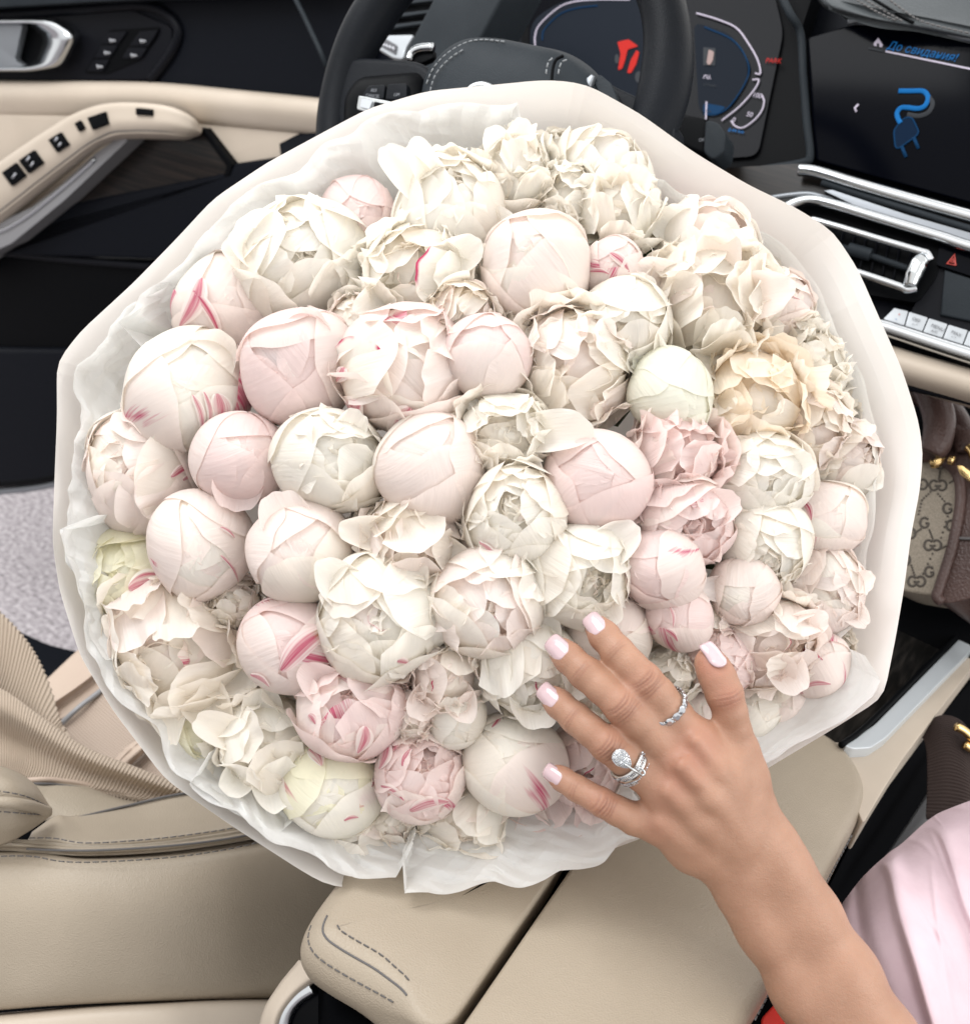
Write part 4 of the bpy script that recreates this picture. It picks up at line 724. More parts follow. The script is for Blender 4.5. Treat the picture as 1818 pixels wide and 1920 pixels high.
# ---------------------------------------------------------------- petals
def petal_mat(name, tip, base, fleck=None, green=False, edge=None):
    m = mat(name, tip, .48, spec=.3); p = pb(m); uvn = nd(m, 'ShaderNodeUVMap'); sx = nd(m, 'ShaderNodeSeparateXYZ'); lk(m, uvn.outputs[0], sx.inputs[0])
    rp = nd(m, 'ShaderNodeValToRGB'); rp.color_ramp.elements[0].color = (*base, 1); rp.color_ramp.elements[1].color = (*tip, 1); rp.color_ramp.elements[0].position = .12; rp.color_ramp.elements[1].position = .75
    # soft blotches and lengthwise veins
    mp = nd(m, 'ShaderNodeMapping'); mp.inputs['Scale'].default_value = (26, 2.2, 1); lk(m, uvn.outputs[0], mp.inputs[0])
    oi = nd(m, 'ShaderNodeObjectInfo'); vm = nd(m, 'ShaderNodeVectorMath', operation='ADD'); lk(m, mp.outputs[0], vm.inputs[0]); sc = nd(m, 'ShaderNodeMath', operation='MULTIPLY'); sc.inputs[1].default_value = 90; lk(m, oi.outputs['Random'], sc.inputs[0]); lk(m, sc.outputs[0], vm.inputs[1])
    vein = nd(m, 'ShaderNodeTexNoise'); vein.inputs['Scale'].default_value = 1; vein.inputs['Detail'].default_value = 3; lk(m, vm.outputs[0], vein.inputs[0])
    tc = nd(m, 'ShaderNodeTexCoord'); bl_ = nd(m, 'ShaderNodeTexNoise'); bl_.inputs['Scale'].default_value = 38; bl_.inputs['Detail'].default_value = 2; lk(m, tc.outputs['Object'], bl_.inputs[0])
    a1 = nd(m, 'ShaderNodeMath', operation='MULTIPLY_ADD'); a1.inputs[1].default_value = .5; a1.inputs[2].default_value = -.25; lk(m, bl_.outputs[0], a1.inputs[0])
    a2 = nd(m, 'ShaderNodeMath', operation='ADD'); lk(m, sx.outputs[1], a2.inputs[0]); lk(m, a1.outputs[0], a2.inputs[1])
    a3 = nd(m, 'ShaderNodeMath', operation='MULTIPLY_ADD'); a3.inputs[1].default_value = .35; lk(m, vein.outputs[0], a3.inputs[0]); lk(m, a2.outputs[0], a3.inputs[2])
    a4 = nd(m, 'ShaderNodeMath', operation='SUBTRACT'); a4.inputs[1].default_value = .17; lk(m, a3.outputs[0], a4.inputs[0]); lk(m, a4.outputs[0], rp.inputs[0])
    col = rp.outputs[0]
    if fleck:
        # a dash of magenta widening to the rim, feathered into fine lengthwise strokes
        def mth(op, a, b=None, c=None):
            n = nd(m, 'ShaderNodeMath', operation=op)
            for i, x in enumerate((a, b, c)):
                if x is None: continue
                if isinstance(x, (int, float)): n.inputs[i].default_value = x
                else: lk(m, x, n.inputs[i])
            return n.outputs[0]
        mp2 = nd(m, 'ShaderNodeMapping'); mp2.inputs['Scale'].default_value = (62, 2.4, 1); lk(m, uvn.outputs[0], mp2.inputs[0]); v2 = nd(m, 'ShaderNodeVectorMath', operation='ADD'); lk(m, mp2.outputs[0], v2.inputs[0]); lk(m, sc.outputs[0], v2.inputs[1])
        fine = nd(m, 'ShaderNodeTexNoise'); fine.inputs['Scale'].default_value = 1; fine.inputs['Detail'].default_value = 2; lk(m, v2.outputs[0], fine.inputs[0])
        cen = mth('MULTIPLY_ADD', mth('SUBTRACT', oi.outputs['Random'], .5), .4, fleck[0]); cen = mth('ADD', cen, mth('MULTIPLY', mth('SUBTRACT', sx.outputs[1], .7), mth('MULTIPLY', mth('SUBTRACT', oi.outputs['Random'], .4), .8)))
        wd_ = mth('MAXIMUM', mth('MULTIPLY', mth('SUBTRACT', sx.outputs[1], fleck[2]), fleck[1]), .0005); soft = mth('SUBTRACT', 1., mth('DIVIDE', mth('ABSOLUTE', mth('SUBTRACT', sx.outputs[0], cen)), wd_))
        vv_ = mth('MULTIPLY_ADD', soft, .55, mth('MULTIPLY_ADD', fine.outputs[0], 1.25, -.50)); vv_ = mth('MULTIPLY', vv_, mth('GREATER_THAN', soft, -.9))
        mr = nd(m, 'ShaderNodeMapRange'); mr.inputs['From Min'].default_value = .26; mr.inputs['From Max'].default_value = .74; mr.inputs['To Max'].default_value = .9; lk(m, mth('SUBTRACT', vv_, mth('MULTIPLY', mth('GREATER_THAN', oi.outputs['Random'], .45), mth('MULTIPLY', mth('MAXIMUM', mth('SUBTRACT', sx.outputs[1], .72), 0.), 2.6))), mr.inputs[0])
        mx = nd(m, 'ShaderNodeMix', data_type='RGBA'); lk(m, mr.outputs[0], mx.inputs[0]); lk(m, col, mx.inputs[6]); mx.inputs[7].default_value = (.60, .06, .18, 1)
        if green:
            g = nd(m, 'ShaderNodeMapRange'); g.inputs['From Min'].default_value = .78; g.inputs['From Max'].default_value = .95; lk(m, sx.outputs[1], g.inputs[0]); gm = nd(m, 'ShaderNodeMix', data_type='RGBA'); gm.inputs[6].default_value = (.62, .045, .17, 1); gm.inputs[7].default_value = (.34, .35, .06, 1); lk(m, g.outputs[0], gm.inputs[0]); lk(m, gm.outputs[2], mx.inputs[7])
        col = mx.outputs[2]
    if edge:
        # thin magenta line on the torn rim
        e = nd(m, 'ShaderNodeMapRange'); e.inputs['From Min'].default_value = .955; e.inputs['From Max'].default_value = .985; lk(m, sx.outputs[1], e.inputs[0]); vg = nd(m, 'ShaderNodeMapRange'); vg.inputs['From Min'].default_value = .5; vg.inputs['From Max'].default_value = .58; lk(m, bl_.outputs[0], vg.inputs[0])
        ml = nd(m, 'ShaderNodeMath', operation='MULTIPLY'); lk(m, e.outputs[0], ml.inputs[0]); lk(m, vg.outputs[0], ml.inputs[1])
        mx = nd(m, 'ShaderNodeMix', data_type='RGBA'); lk(m, ml.outputs[0], mx.inputs[0]); lk(m, col, mx.inputs[6]); mx.inputs[7].default_value = (.58, .05, .16, 1); col = mx.outputs[2]
    lk(m, col, p.inputs['Base Color'])
    bp_ = nd(m, 'ShaderNodeBump'); bp_.inputs['Strength'].default_value = .42; bp_.inputs['Distance'].default_value = .0018; lk(m, vein.outputs[0], bp_.inputs['Height']); lk(m, bp_.outputs[0], p.inputs['Normal'])
    t2 = thin(m, .46, tip); tw_ = nd(m, 'ShaderNodeMix', data_type='RGBA', blend_type='MULTIPLY'); tw_.inputs[0].default_value = 1; tw_.inputs[7].default_value = (1.03, .985, .94, 1); lk(m, col, tw_.inputs[6]); lk(m, tw_.outputs[2], t2.inputs[0]); return m
TONE = {'w': ((.93, .918, .875), (.92, .90, .825)), 'g': ((.90, .905, .83), (.885, .89, .79)), 'c': ((.93, .90, .845), (.925, .875, .785)), 'p': ((.925, .862, .832), (.925, .85, .805)), 'k': ((.908, .80, .785), (.918, .815, .785)), 'y': ((.905, .895, .75), (.875, .873, .67)), 'a': ((.925, .855, .745), (.915, .80, .65))}
for k_, (a_, b_) in TONE.items(): M['petal_' + k_] = petal_mat('petal_' + k_, a_, b_)
M['petal_f1'] = petal_mat('petal_flecked', *TONE['p'], fleck=(.58, .17, .30)); M['petal_f2'] = petal_mat('petal_streaked', *TONE['p'], fleck=(.42, .13, .05)); M['petal_f3'] = petal_mat('petal_green_streaked', *TONE['k'], fleck=(.52, .34, .15), green=True)
M['petal_f4'] = petal_mat('petal_deep_fleck', *TONE['k'], fleck=(.58, .75, .50)); M['petal_e'] = petal_mat('petal_red_rim', *TONE['w'], edge=True); M['petal_f5'] = petal_mat('yellow_petal_flecked', *TONE['y'], fleck=(.6, .17, .35))
M['stem_green'] = mat('stem_green', (.045, .075, .02), .5)
STROKE = {}
for nm_, tn_, gr_ in (('s', TONE['p'][0], False), ('w', TONE['w'][0], False), ('g', TONE['k'][0], True)):
    m = petal_mat('petal_stroke_' + nm_, tn_, tn_); STROKE[nm_] = m; p = pb(m); src = p.inputs['Base Color'].links[0].from_socket; uvn = nd(m, 'ShaderNodeUVMap'); sx = nd(m, 'ShaderNodeSeparateXYZ'); lk(m, uvn.outputs[0], sx.inputs[0])
    mp = nd(m, 'ShaderNodeMapping'); mp.inputs['Scale'].default_value = (9, .9, 1); lk(m, uvn.outputs[0], mp.inputs[0]); oi = nd(m, 'ShaderNodeObjectInfo'); sc = nd(m, 'ShaderNodeMath', operation='MULTIPLY'); sc.inputs[1].default_value = 70; lk(m, oi.outputs['Random'], sc.inputs[0]); va = nd(m, 'ShaderNodeVectorMath', operation='ADD'); lk(m, mp.outputs[0], va.inputs[0]); lk(m, sc.outputs[0], va.inputs[1])
    n_ = nd(m, 'ShaderNodeTexNoise'); n_.inputs['Scale'].default_value = 1; n_.inputs['Detail'].default_value = 3; lk(m, va.outputs[0], n_.inputs[0])
    a1 = nd(m, 'ShaderNodeMath', operation='MULTIPLY_ADD'); a1.inputs[1].default_value = 2; a1.inputs[2].default_value = -1; lk(m, sx.outputs[0], a1.inputs[0]); a2 = nd(m, 'ShaderNodeMath', operation='POWER'); a2.inputs[1].default_value = 2; lk(m, a1.outputs[0], a2.inputs[0])
    a3 = nd(m, 'ShaderNodeMath', operation='MULTIPLY_ADD'); a3.inputs[1].default_value = -.70; a3.inputs[2].default_value = .38; lk(m, a2.outputs[0], a3.inputs[0]); a4 = nd(m, 'ShaderNodeMath', operation='MULTIPLY_ADD'); a4.inputs[1].default_value = 1.1; lk(m, n_.outputs[0], a4.inputs[0]); lk(m, a3.outputs[0], a4.inputs[2])
    mr = nd(m, 'ShaderNodeMapRange'); mr.inputs['From Min'].default_value = .55; mr.inputs['From Max'].default_value = 1.08; mr.inputs['To Max'].default_value = .92; lk(m, a4.outputs[0], mr.inputs[0])
    mx = nd(m, 'ShaderNodeMix', data_type='RGBA'); lk(m, mr.outputs[0], mx.inputs[0]); lk(m, src, mx.inputs[6]); mx.inputs[7].default_value = (.55, .045, .14, 1)
    if gr_:
        g = nd(m, 'ShaderNodeMapRange'); g.inputs['From Min'].default_value = .60; g.inputs['From Max'].default_value = .74; lk(m, sx.outputs[1], g.inputs[0]); gm = nd(m, 'ShaderNodeMix', data_type='RGBA'); gm.inputs[6].default_value = (.55, .045, .14, 1); gm.inputs[7].default_value = (.30, .31, .06, 1); lk(m, g.outputs[0], gm.inputs[0]); lk(m, gm.outputs[2], mx.inputs[7])
    for l in list(m.node_tree.links):
        if l.from_socket == src and l.to_node.type in ('BSDF_PRINCIPLED', 'MIX') and l.to_node != mx: lk(m, mx.outputs[2], l.to_socket)
STR = {(426, 574): [((388, 528), (352, 600), 20, 's'), ((372, 545), (410, 632), 11, 's'), ((350, 622), (385, 642), 20, 's')], (354, 738): [((399, 738), (404, 790), 22, 'w'), ((360, 740), (372, 800), 9, 'w'), ((378, 735), (384, 795), 7, 'w')],
       (762, 694): [((690, 742), (640, 775), 34, 's'), ((768, 752), (738, 800), 36, 's'), ((866, 665), (874, 705), 14, 's'), ((668, 690), (655, 710), 14, 's')], (546, 1206): [((530, 1250), (616, 1180), 24, 'g'), ((478, 1135), (520, 1124), 8, 's'), ((480, 1258), (510, 1276), 7, 's')],
       (232, 1085): [((240, 1102), (306, 1088), 26, 'w'), ((234, 1140), (258, 1150), 16, 'w')], (1145, 503): [((1143, 478), (1172, 506), 10, 's'), ((1108, 508), (1140, 512), 6, 's')], (262, 885): [((312, 893), (362, 872), 11, 's'), ((330, 900), (368, 890), 7, 's')],
       (626, 1482): [((580, 1412), (604, 1442), 15, 'w'), ((694, 1412), (690, 1472), 11, 'w'), ((645, 1532), (668, 1528), 7, 'w')], (790, 1450): [((735, 1400), (722, 1440), 14, 's'), ((722, 1470), (760, 1490), 9, 's'), ((772, 1508), (830, 1496), 14, 's'), ((760, 1440), (772, 1415), 8, 's')],
       (660, 1330): [((683, 1358), (672, 1398), 18, 's'), ((590, 1338), (602, 1352), 10, 's'), ((720, 1262), (728, 1276), 10, 's')], (966, 1430): [((938, 1340), (926, 1368), 9, 'w')], (1272, 1158): [((1250, 1178), (1268, 1196), 8, 's'), ((1258, 1140), (1262, 1172), 5, 's')],
       (1532, 1250): [((1502, 1222), (1538, 1238), 9, 's'), ((1508, 1285), (1548, 1278), 8, 's')], (1546, 972): [((1508, 938), (1524, 972), 11, 's')], (1240, 1066): [((1176, 1064), (1188, 1090), 7, 's')], (964, 964): [((905, 1010), (935, 1040), 7, 'w')], (714, 1160): [((740, 1228), (760, 1232), 8, 's')], (378, 1024): [((408, 992), (432, 1008), 5, 's'), ((410, 1040), (440, 1085), 5, 's')]}
EXTRA = {(845, 400): [(138, 1.42, .34), (118, 1.30, .28), (-15, 1.1, .4)], (568, 492): [(150, 1.15, .5), (168, 1.1, .4), (-20, 1.1, .4)], (788, 520): [(-150, 1.2, .35), (30, 1.15, .35), (-115, 1.2, .3), (-60, 1.1, .35)], (1282, 975): [(140, 1.0, .55), (20, 1.05, .4)], (1395, 1108): [(175, 1.15, .4)],
         (1165, 612): [(-45, 1.25, .45)], (950, 815): [(5, 1.45, .45), (-60, 1.1, .35)], (565, 1036): [(115, 1.12, .5)], (450, 862): [(-95, 1.08, .6)], (992, 1252): [(-80, 1.05, .5), (-25, 1.1, .4), (70, .95, .4)], (1085, 1070): [(38, 1.25, .4), (-60, 1.05, .4)], (330, 1220): [(20, 1.1, .4), (-15, 1.05, .45), (-100, 1.1, .3), (-60, 1.15, .3), (90, .9, .4)],
         (500, 1400): [(160, 1.2, .3), (-80, 1.1, .35), (-130, 1.15, .3), (100, .95, .4), (-30, 1.0, .4)], (714, 1160): [(140, 1.1, .35), (60, 1.05, .4)], (684, 1596): [(70, .8, .5), (-20, 1.0, .5)], (1322, 572): [(-60, 1.1, .45), (-110, 1.15, .4), (150, 1.05, .3), (10, 1.1, .35), (80, .95, .35)], (1425, 895): [(130, .9, .5), (20, 1.0, .35)],
         (1430, 1020): [(150, 1, .5), (-110, 1.0, .5)], (836, 1268): [(-130, 1.1, .4), (-60, 1.1, .4)], (660, 1330): [(140, 1.15, .4)], (1438, 1200): [(-60, 1.1, .4), (120, 1.1, .35), (20, 1.1, .3)], (354, 738): [(60, 1.0, .45)], (560, 692): [(75, .98, .4)], (1152, 400): [(100, 1.0, .4), (60, 1.0, .4), (140, 1.0, .4)], (965, 330): [(80, 1.0, .4), (120, 1.0, .35)],
         (1332, 462): [(150, 1.1, .4), (60, 1.0, .4), (-150, 1.1, .4)], (775, 1012): [(170, 1.2, .35), (-70, 1.1, .35), (-20, 1.1, .3)], (872, 1545): [(30, 1.0, .35), (150, 1.1, .35), (-60, 1.0, .4)], (1066, 1530): [(-90, 1.1, .3), (-120, 1.1, .3), (-60, 1.1, .3), (170, 1.1, .35)], (622, 866): [(60, 1.05, .3)], (1545, 1105): [(10, 1.1, .3), (-40, 1.1, .3)], (1592, 866): [(-30, 1.05, .4)]}
UU = {}
def uvgrid(nu, nv):
    if (nu, nv) not in UU:
        u, v = np.meshgrid(np.linspace(-1, 1, nu), np.linspace(0, 1, nv)); UU[nu, nv] = (u, v, grid_faces(nv, nu), np.stack([(u.ravel() + 1) / 2, v.ravel()], 1))
    return UU[nu, nv]
def waves(rg, u, v, n=4, fu=3., fv=2.):
    h = 0
    for _ in range(n): h = h + rg.normal() * np.sin(rg.uniform(-fu, fu) * u + rg.uniform(-fv, fv) * v + rg.uniform(0, 6.3))
    return h / math.sqrt(n)
def notch(rg, u, amp, deep=0.):
    """ragged upper rim of a petal"""
    h = 0
    for f in (2.1, 4.3, 8.3, 13): h = h + rg.normal() * np.sin(f * u + rg.uniform(0, 6.3)) / f ** .85
    if deep: h = h + deep * 2.2 * np.exp(-((u - rg.uniform(-.5, .5)) / .13) ** 2)
    return amp * h
def ball_petal(rg, az, tb, tt_, hw_, R, lift=.02, curl=0., rag=.06, roll=0., deep=0., nu=19, nv=17, wob=.012, ruf=.012):
    """a petal that hugs the ball: tb, tt_ angles of foot and rim from the flower's axis, hw_ half width (all radians)"""
    u, v, F, uv = uvgrid(nu, nv); edge = notch(rg, u, rag, deep)
    wv = hw_ * (.42 + .58 * np.sin(math.pi * (.08 + .52 * v))) * (1 + .07 * waves(rg, u, v, 3, 1.2, 7))
    th = tb + (tt_ + .62 * np.abs(u) ** 2.3 * hw_ + edge - tb) * v; ph = u * wv
    r = R * (1 + wob * waves(rg, u, v, 4, 3.2, 3.2) + lift * (np.abs(u) ** 5 * .7 + v ** 7) + curl * v ** 6 + .010 * np.exp(-(u / .18) ** 2) * v * rg.normal())
    r = r + R * ruf * v ** 5 * (np.sin(rg.uniform(4, 7) * u + rg.uniform(0, 6.3)) + .6 * np.sin(rg.uniform(8, 12) * u + rg.uniform(0, 6.3)))
    x, y, z = np.sin(th) * np.cos(ph), np.sin(ph), np.cos(th) * np.cos(ph)
    if roll:   # twist the petal round its own middle
        m_ = (tb + tt_) / 2; c = np.array((math.sin(m_), 0, math.cos(m_))); q = np.stack([x, y, z], -1); k = c; q = q * math.cos(roll) + np.cross(k, q) * math.sin(roll) + k * (q @ k)[..., None] * (1 - math.cos(roll)); x, y, z = q[..., 0], q[..., 1], q[..., 2]
    X = np.stack([(x * math.cos(az) - y * math.sin(az)), (x * math.sin(az) + y * math.cos(az)), z], -1) * r[..., None]
    return X.reshape(-1, 3), F, uv
def spine_petal(rg, az, a0, a1, L, Wd, r0=.05, z0=-.2, cup=.25, wave=.06, rag=.07, tipcurl=0., deep=0., nu=13, nv=13):
    """a free petal: leaves the base at angle a0 from the axis, bends to a1; L long, Wd half width"""
    u, v, F, uv = uvgrid(nu, nv); tip = 1 - .30 * np.abs(u) ** 2.4 + notch(rg, u, rag, -deep if deep else 0); t = v * tip
    ang_ = a0 + (a1 - a0) * t ** 1.1 + tipcurl * np.clip(t - .6, 0, 1) ** 2 * 4; dt = np.diff(t, axis=0, prepend=0)
    x = r0 + L * np.cumsum(np.sin(ang_) * dt, 0); z = z0 + L * np.cumsum(np.cos(ang_) * dt, 0)
    w = Wd * (.28 + .72 * np.sin(math.pi * (.10 + .50 * v))); y = u * w
    nx, nz = -np.cos(ang_), np.sin(ang_)                              # towards the axis
    d = cup * w * (u ** 2 - .3) + .35 * wave * L * v ** 5 * np.sin(rg.uniform(6, 11) * u + rg.uniform(0, 6.3)) + wave * L * v ** 1.3 * waves(rg, u, v, 4, 5.5, 4.5)
    x = x + nx * d; z = z + nz * d; y = y * (1 - .35 * cup * u ** 2)
    X = np.stack([x * math.cos(az) - y * math.sin(az), x * math.sin(az) + y * math.cos(az), z], -1)
    return X.reshape(-1, 3), F, uv
GA = 2.39996
def peony(label, px, py, r, kind, tone, ax=(0, 0), fl='', dz=0., seed=0, n=1.):
    rg = np.random.default_rng(seed * 77 + 5); d = dfront(px, py) - dz; Rm = r * d / FPX; dc = d + Rm
    c = P(px, py, dc)
    # put the flower's middle so that its outline lands on the spot although it stands nearer or farther
    Rm = r * dc / FPX * (1.08 if kind == 'B' else 1.10)
    vx = np.array((ax[0], -ax[1], math.sqrt(max(.05, 1 - ax[0] ** 2 - ax[1] ** 2)))); axis = CR * vx[0] - CD * vx[1] - ray(px, py) / np.linalg.norm(ray(px, py)) * vx[2]; axis /= np.linalg.norm(axis)
    s = rg.uniform(0, 6.28); e1 = np.cross(axis, (0.3, .2, 1)); e1 /= np.linalg.norm(e1); e2 = np.cross(axis, e1); e1, e2 = e1 * math.cos(s) + e2 * math.sin(s), e2 * math.cos(s) - e1 * math.sin(s)
    B = np.stack([e1, e2, axis]); root = thing('peony', label, 'peony', c, 'peonies in the bouquet')
    tones = {'w': 'wwwwc', 'c': 'cccwp', 'p': 'ppppcw', 'k': 'kkkkp', 'y': 'yyyyw', 'g': 'g', 'a': 'aaaacc'}[tone]
    lw = [(rg.normal(size=3) * 2.2, rg.uniform(0, 6.3)) for _ in range(5)]; sq = 1 + rg.normal(size=3) * .035
    def put(name, g, mt=None, parent=root):
        X, F, uv = g; X = X * sq * (1 + .022 * sum(np.sin(X @ k + q) for k, q in lw))[:, None]; me = mesh(press(X @ B * Rm + c) - c, F, True, uv); o = bpy.data.objects.new(name, me); COL.objects.link(o); o.parent = parent
        me.materials.append(M['petal_' + (mt or tones[rg.integers(len(tones))])]); return o
    fleck = list(fl)
    def fm(p=.5):
        if fleck and rg.random() < p: return {'1': 'f1', '2': 'f2', '3': 'f3', '4': 'f4', 'e': 'e', '5': 'f5'}[fleck.pop()]
    D = math.radians
    def heart(R0, n_=5):
        for i in range(n_): put('petal', ball_petal(rg, i * GA, D(100), D(rg.uniform(-24, 4)), D(rg.uniform(40, 56)), R0 + .02 * i, .05, rag=.08, nu=15, nv=13, wob=.05, ruf=.03))
    def loose(n_, L0=.95, L1=1.1):
        for i in range(n_): put('petal', spine_petal(rg, rg.uniform(0, 6.28), D(75), D(rg.uniform(45, 100)), rg.uniform(L0, L1), rg.uniform(.32, .46), .05, -.40, .5, .06, .055, tipcurl=rg.uniform(-.6, .9), deep=rg.choice((0, 0, .15)), nu=21, nv=17))
    if kind == 'B':
        # closed bud: a few broad petals wrapped over each other, a small crumpled mouth
        for i in range(5): put('petal', ball_petal(rg, i * GA, D(130), D(rg.uniform(-16, 12)), D(rg.uniform(46, 62)), .90 + .007 * i, .010, rag=.07, nu=19, nv=17, ruf=.02))
        for i in range(4): put('petal', ball_petal(rg, rg.uniform(0, 6.28), D(70), D(rg.uniform(-18, 8)), D(rg.uniform(16, 26)), .895 + .006 * i, .02, rag=.08, roll=rg.uniform(-.6, .6), nu=15, nv=13, ruf=.02, wob=.012))
        k = rg.integers(5, 7)
        for i in range(k):
            tt_ = D(rg.uniform(14, 30) if i < k - 2 else rg.uniform(24, 54))
            if i == k // 2: tt_ = D(rg.uniform(-6, 8))
            put('petal', ball_petal(rg, i * GA + rg.uniform(-.4, .4), D(152), tt_, D(rg.uniform(54, 80)), (.952 + .007 * i), .008, curl=rg.choice((0, .01, .03)), rag=.10, roll=rg.uniform(-.5, .5), deep=rg.choice((0, 0, .09)), nu=31, nv=25, ruf=.009, wob=.009), fm(.95 if i >= k - 3 else .15))
        if rg.random() < .35: loose(1)
    elif kind == 'S':
        # half open: a cup of broad petals round a crumpled heart that fills it
        heart(.62); loose(2)
        for i in range(int(9 * n)):
            put('petal', spine_petal(rg, i * GA, D(6 + 4 * i), D(-30 + rg.normal() * 14), .95, .34, .04, -.08, .5, .06, .055, tipcurl=rg.normal() * .6, nu=17, nv=15), fm(.1))
        for i in range(int(15 * n)):
            f = (i + .5) / 15; put('petal', ball_petal(rg, i * GA, D(105), D(2 + 32 * f + rg.normal() * 8), D(rg.uniform(22, 42)), .83 + .10 * f + rg.normal() * .012, .04, curl=rg.uniform(-.06, .14), rag=.075, roll=rg.uniform(-.8, .8), deep=rg.choice((0, 0, .12)), nu=21, nv=17, wob=.035, ruf=.035), fm(.12))
        k = 7
        for i in range(k):
            put('petal', ball_petal(rg, i * GA + rg.uniform(-.25, .25), D(150), D((26, 34, 30, 40, 46, 56, 62)[i] + rg.uniform(-9, 9)), D(rg.uniform(40, 62)), .93 + .010 * i, .016, curl=rg.choice((-.02, .02, .08)), rag=.06, roll=rg.uniform(-.45, .45), deep=rg.choice((0, 0, .12)), nu=27, nv=21, wob=.018, ruf=.022), fm(.9 if i >= 4 else .2))
    else:
        # wide open: many soft ruffled petals over the whole dome, tips lifted and curled
        heart(.58); loose(7)
        for i in range(int(20 * n)):
            f = (i + .5) / 20; ln = D(6 + 80 * f); put('petal', spine_petal(rg, i * GA + rg.uniform(-.4, .4), ln * .75, ln + rg.normal() * .35, .98 + rg.normal() * .07, rg.uniform(.22, .38), .05, -.16 - .12 * f, rg.uniform(.2, .7), .075, .06, tipcurl=rg.normal() * .8, deep=rg.choice((0, 0, .15)), nu=17, nv=15), fm(.08))
        N = int(32 * n)
        for i in range(N):
            f = (i + .5) / N; tt_ = 6 + 78 * f ** 1.05
            put('petal', ball_petal(rg, i * GA + rg.uniform(-.45, .45), D(min(165, tt_ + rg.uniform(58, 85))), D(tt_ + rg.normal() * 8), D(rg.uniform(15, 32)), .78 + .11 * f + rg.normal() * .025, .05, curl=rg.uniform(.0, .30), rag=.07, roll=rg.uniform(-.8, .8), deep=rg.choice((0, 0, .16)), nu=21, nv=17, wob=.035, ruf=.05), fm(.1))
        for i in range(5): put('petal', ball_petal(rg, i * GA, D(158), D(rg.uniform(60, 84)), D(rg.uniform(40, 52)), .90 + .015 * i, .03, curl=rg.uniform(0, .2), rag=.06, deep=rg.choice((0, .12)), nu=23, nv=19, wob=.03, ruf=.03), fm(.3))
    vz = -ray(px, py) / np.linalg.norm(ray(px, py)); vx_ = CR - vz * (CR @ vz); vx_ /= np.linalg.norm(vx_); vy_ = np.cross(vz, vx_)
    for th_, reach, w_ in EXTRA.get((px, py), ()):
        X, F, uv = spine_petal(rg, math.radians(th_), D(62), D(rg.uniform(48, 78)), reach * 1.05, w_ * 1.1, .08, .18, .55, .05, .05, tipcurl=rg.uniform(-.9, .3), deep=rg.choice((0, 0, .14)), nu=23, nv=21)
        X = (X[:, :1] * vx_ + X[:, 1:2] * vy_ + X[:, 2:] * vz) @ B.T / sq; put('petal', (X, F, uv))
    for (x0, y0), (x1, y1), w_, mt_ in STR.get((px, py), ()):
        u, v, F, uv = uvgrid(9, 17); q0, q1 = np.array((x0 - px, py - y0)) / r, np.array((x1 - px, py - y1)) / r; dq = q1 - q0; sd = np.array((-dq[1], dq[0])) / np.linalg.norm(dq)
        wd = w_ / r * .80 * np.sin(math.pi * np.clip(.06 + .90 * v ** .8, 0, 1)) ** .8; bend = .10 * np.sin(math.pi * v) * np.linalg.norm(dq)
        xy = q0 + dq * v[..., None] * 1.08 + sd * (u * wd + bend)[..., None]; rr_ = np.clip((xy ** 2).sum(-1), 0, .93); xy = xy * np.sqrt(rr_ / np.maximum((xy ** 2).sum(-1), 1e-9))[..., None]
        X = (xy[..., :1] * vx_ + xy[..., 1:] * vy_ + np.sqrt(1 - rr_)[..., None] * vz) * (1.012 - .012 * np.abs(u) ** 3 - .02 * (v < .02))[..., None]; X = X.reshape(-1, 3) @ B.T
        X = X / (sq * 1); o = put('petal', (X, F, uv)); o.data.materials.clear(); o.data.materials.append(STROKE[mt_])
    st_ = tube_vf([c - axis * Rm * .8, c - axis * Rm * 1.6, P(BC[0] + (px - BC[0]) * .7, BC[1] + (py - BC[1]) * .7, dc + .09)], .0032, 6, n=6)
    link('stem', mesh(*st_), root, M['stem_green']); return root
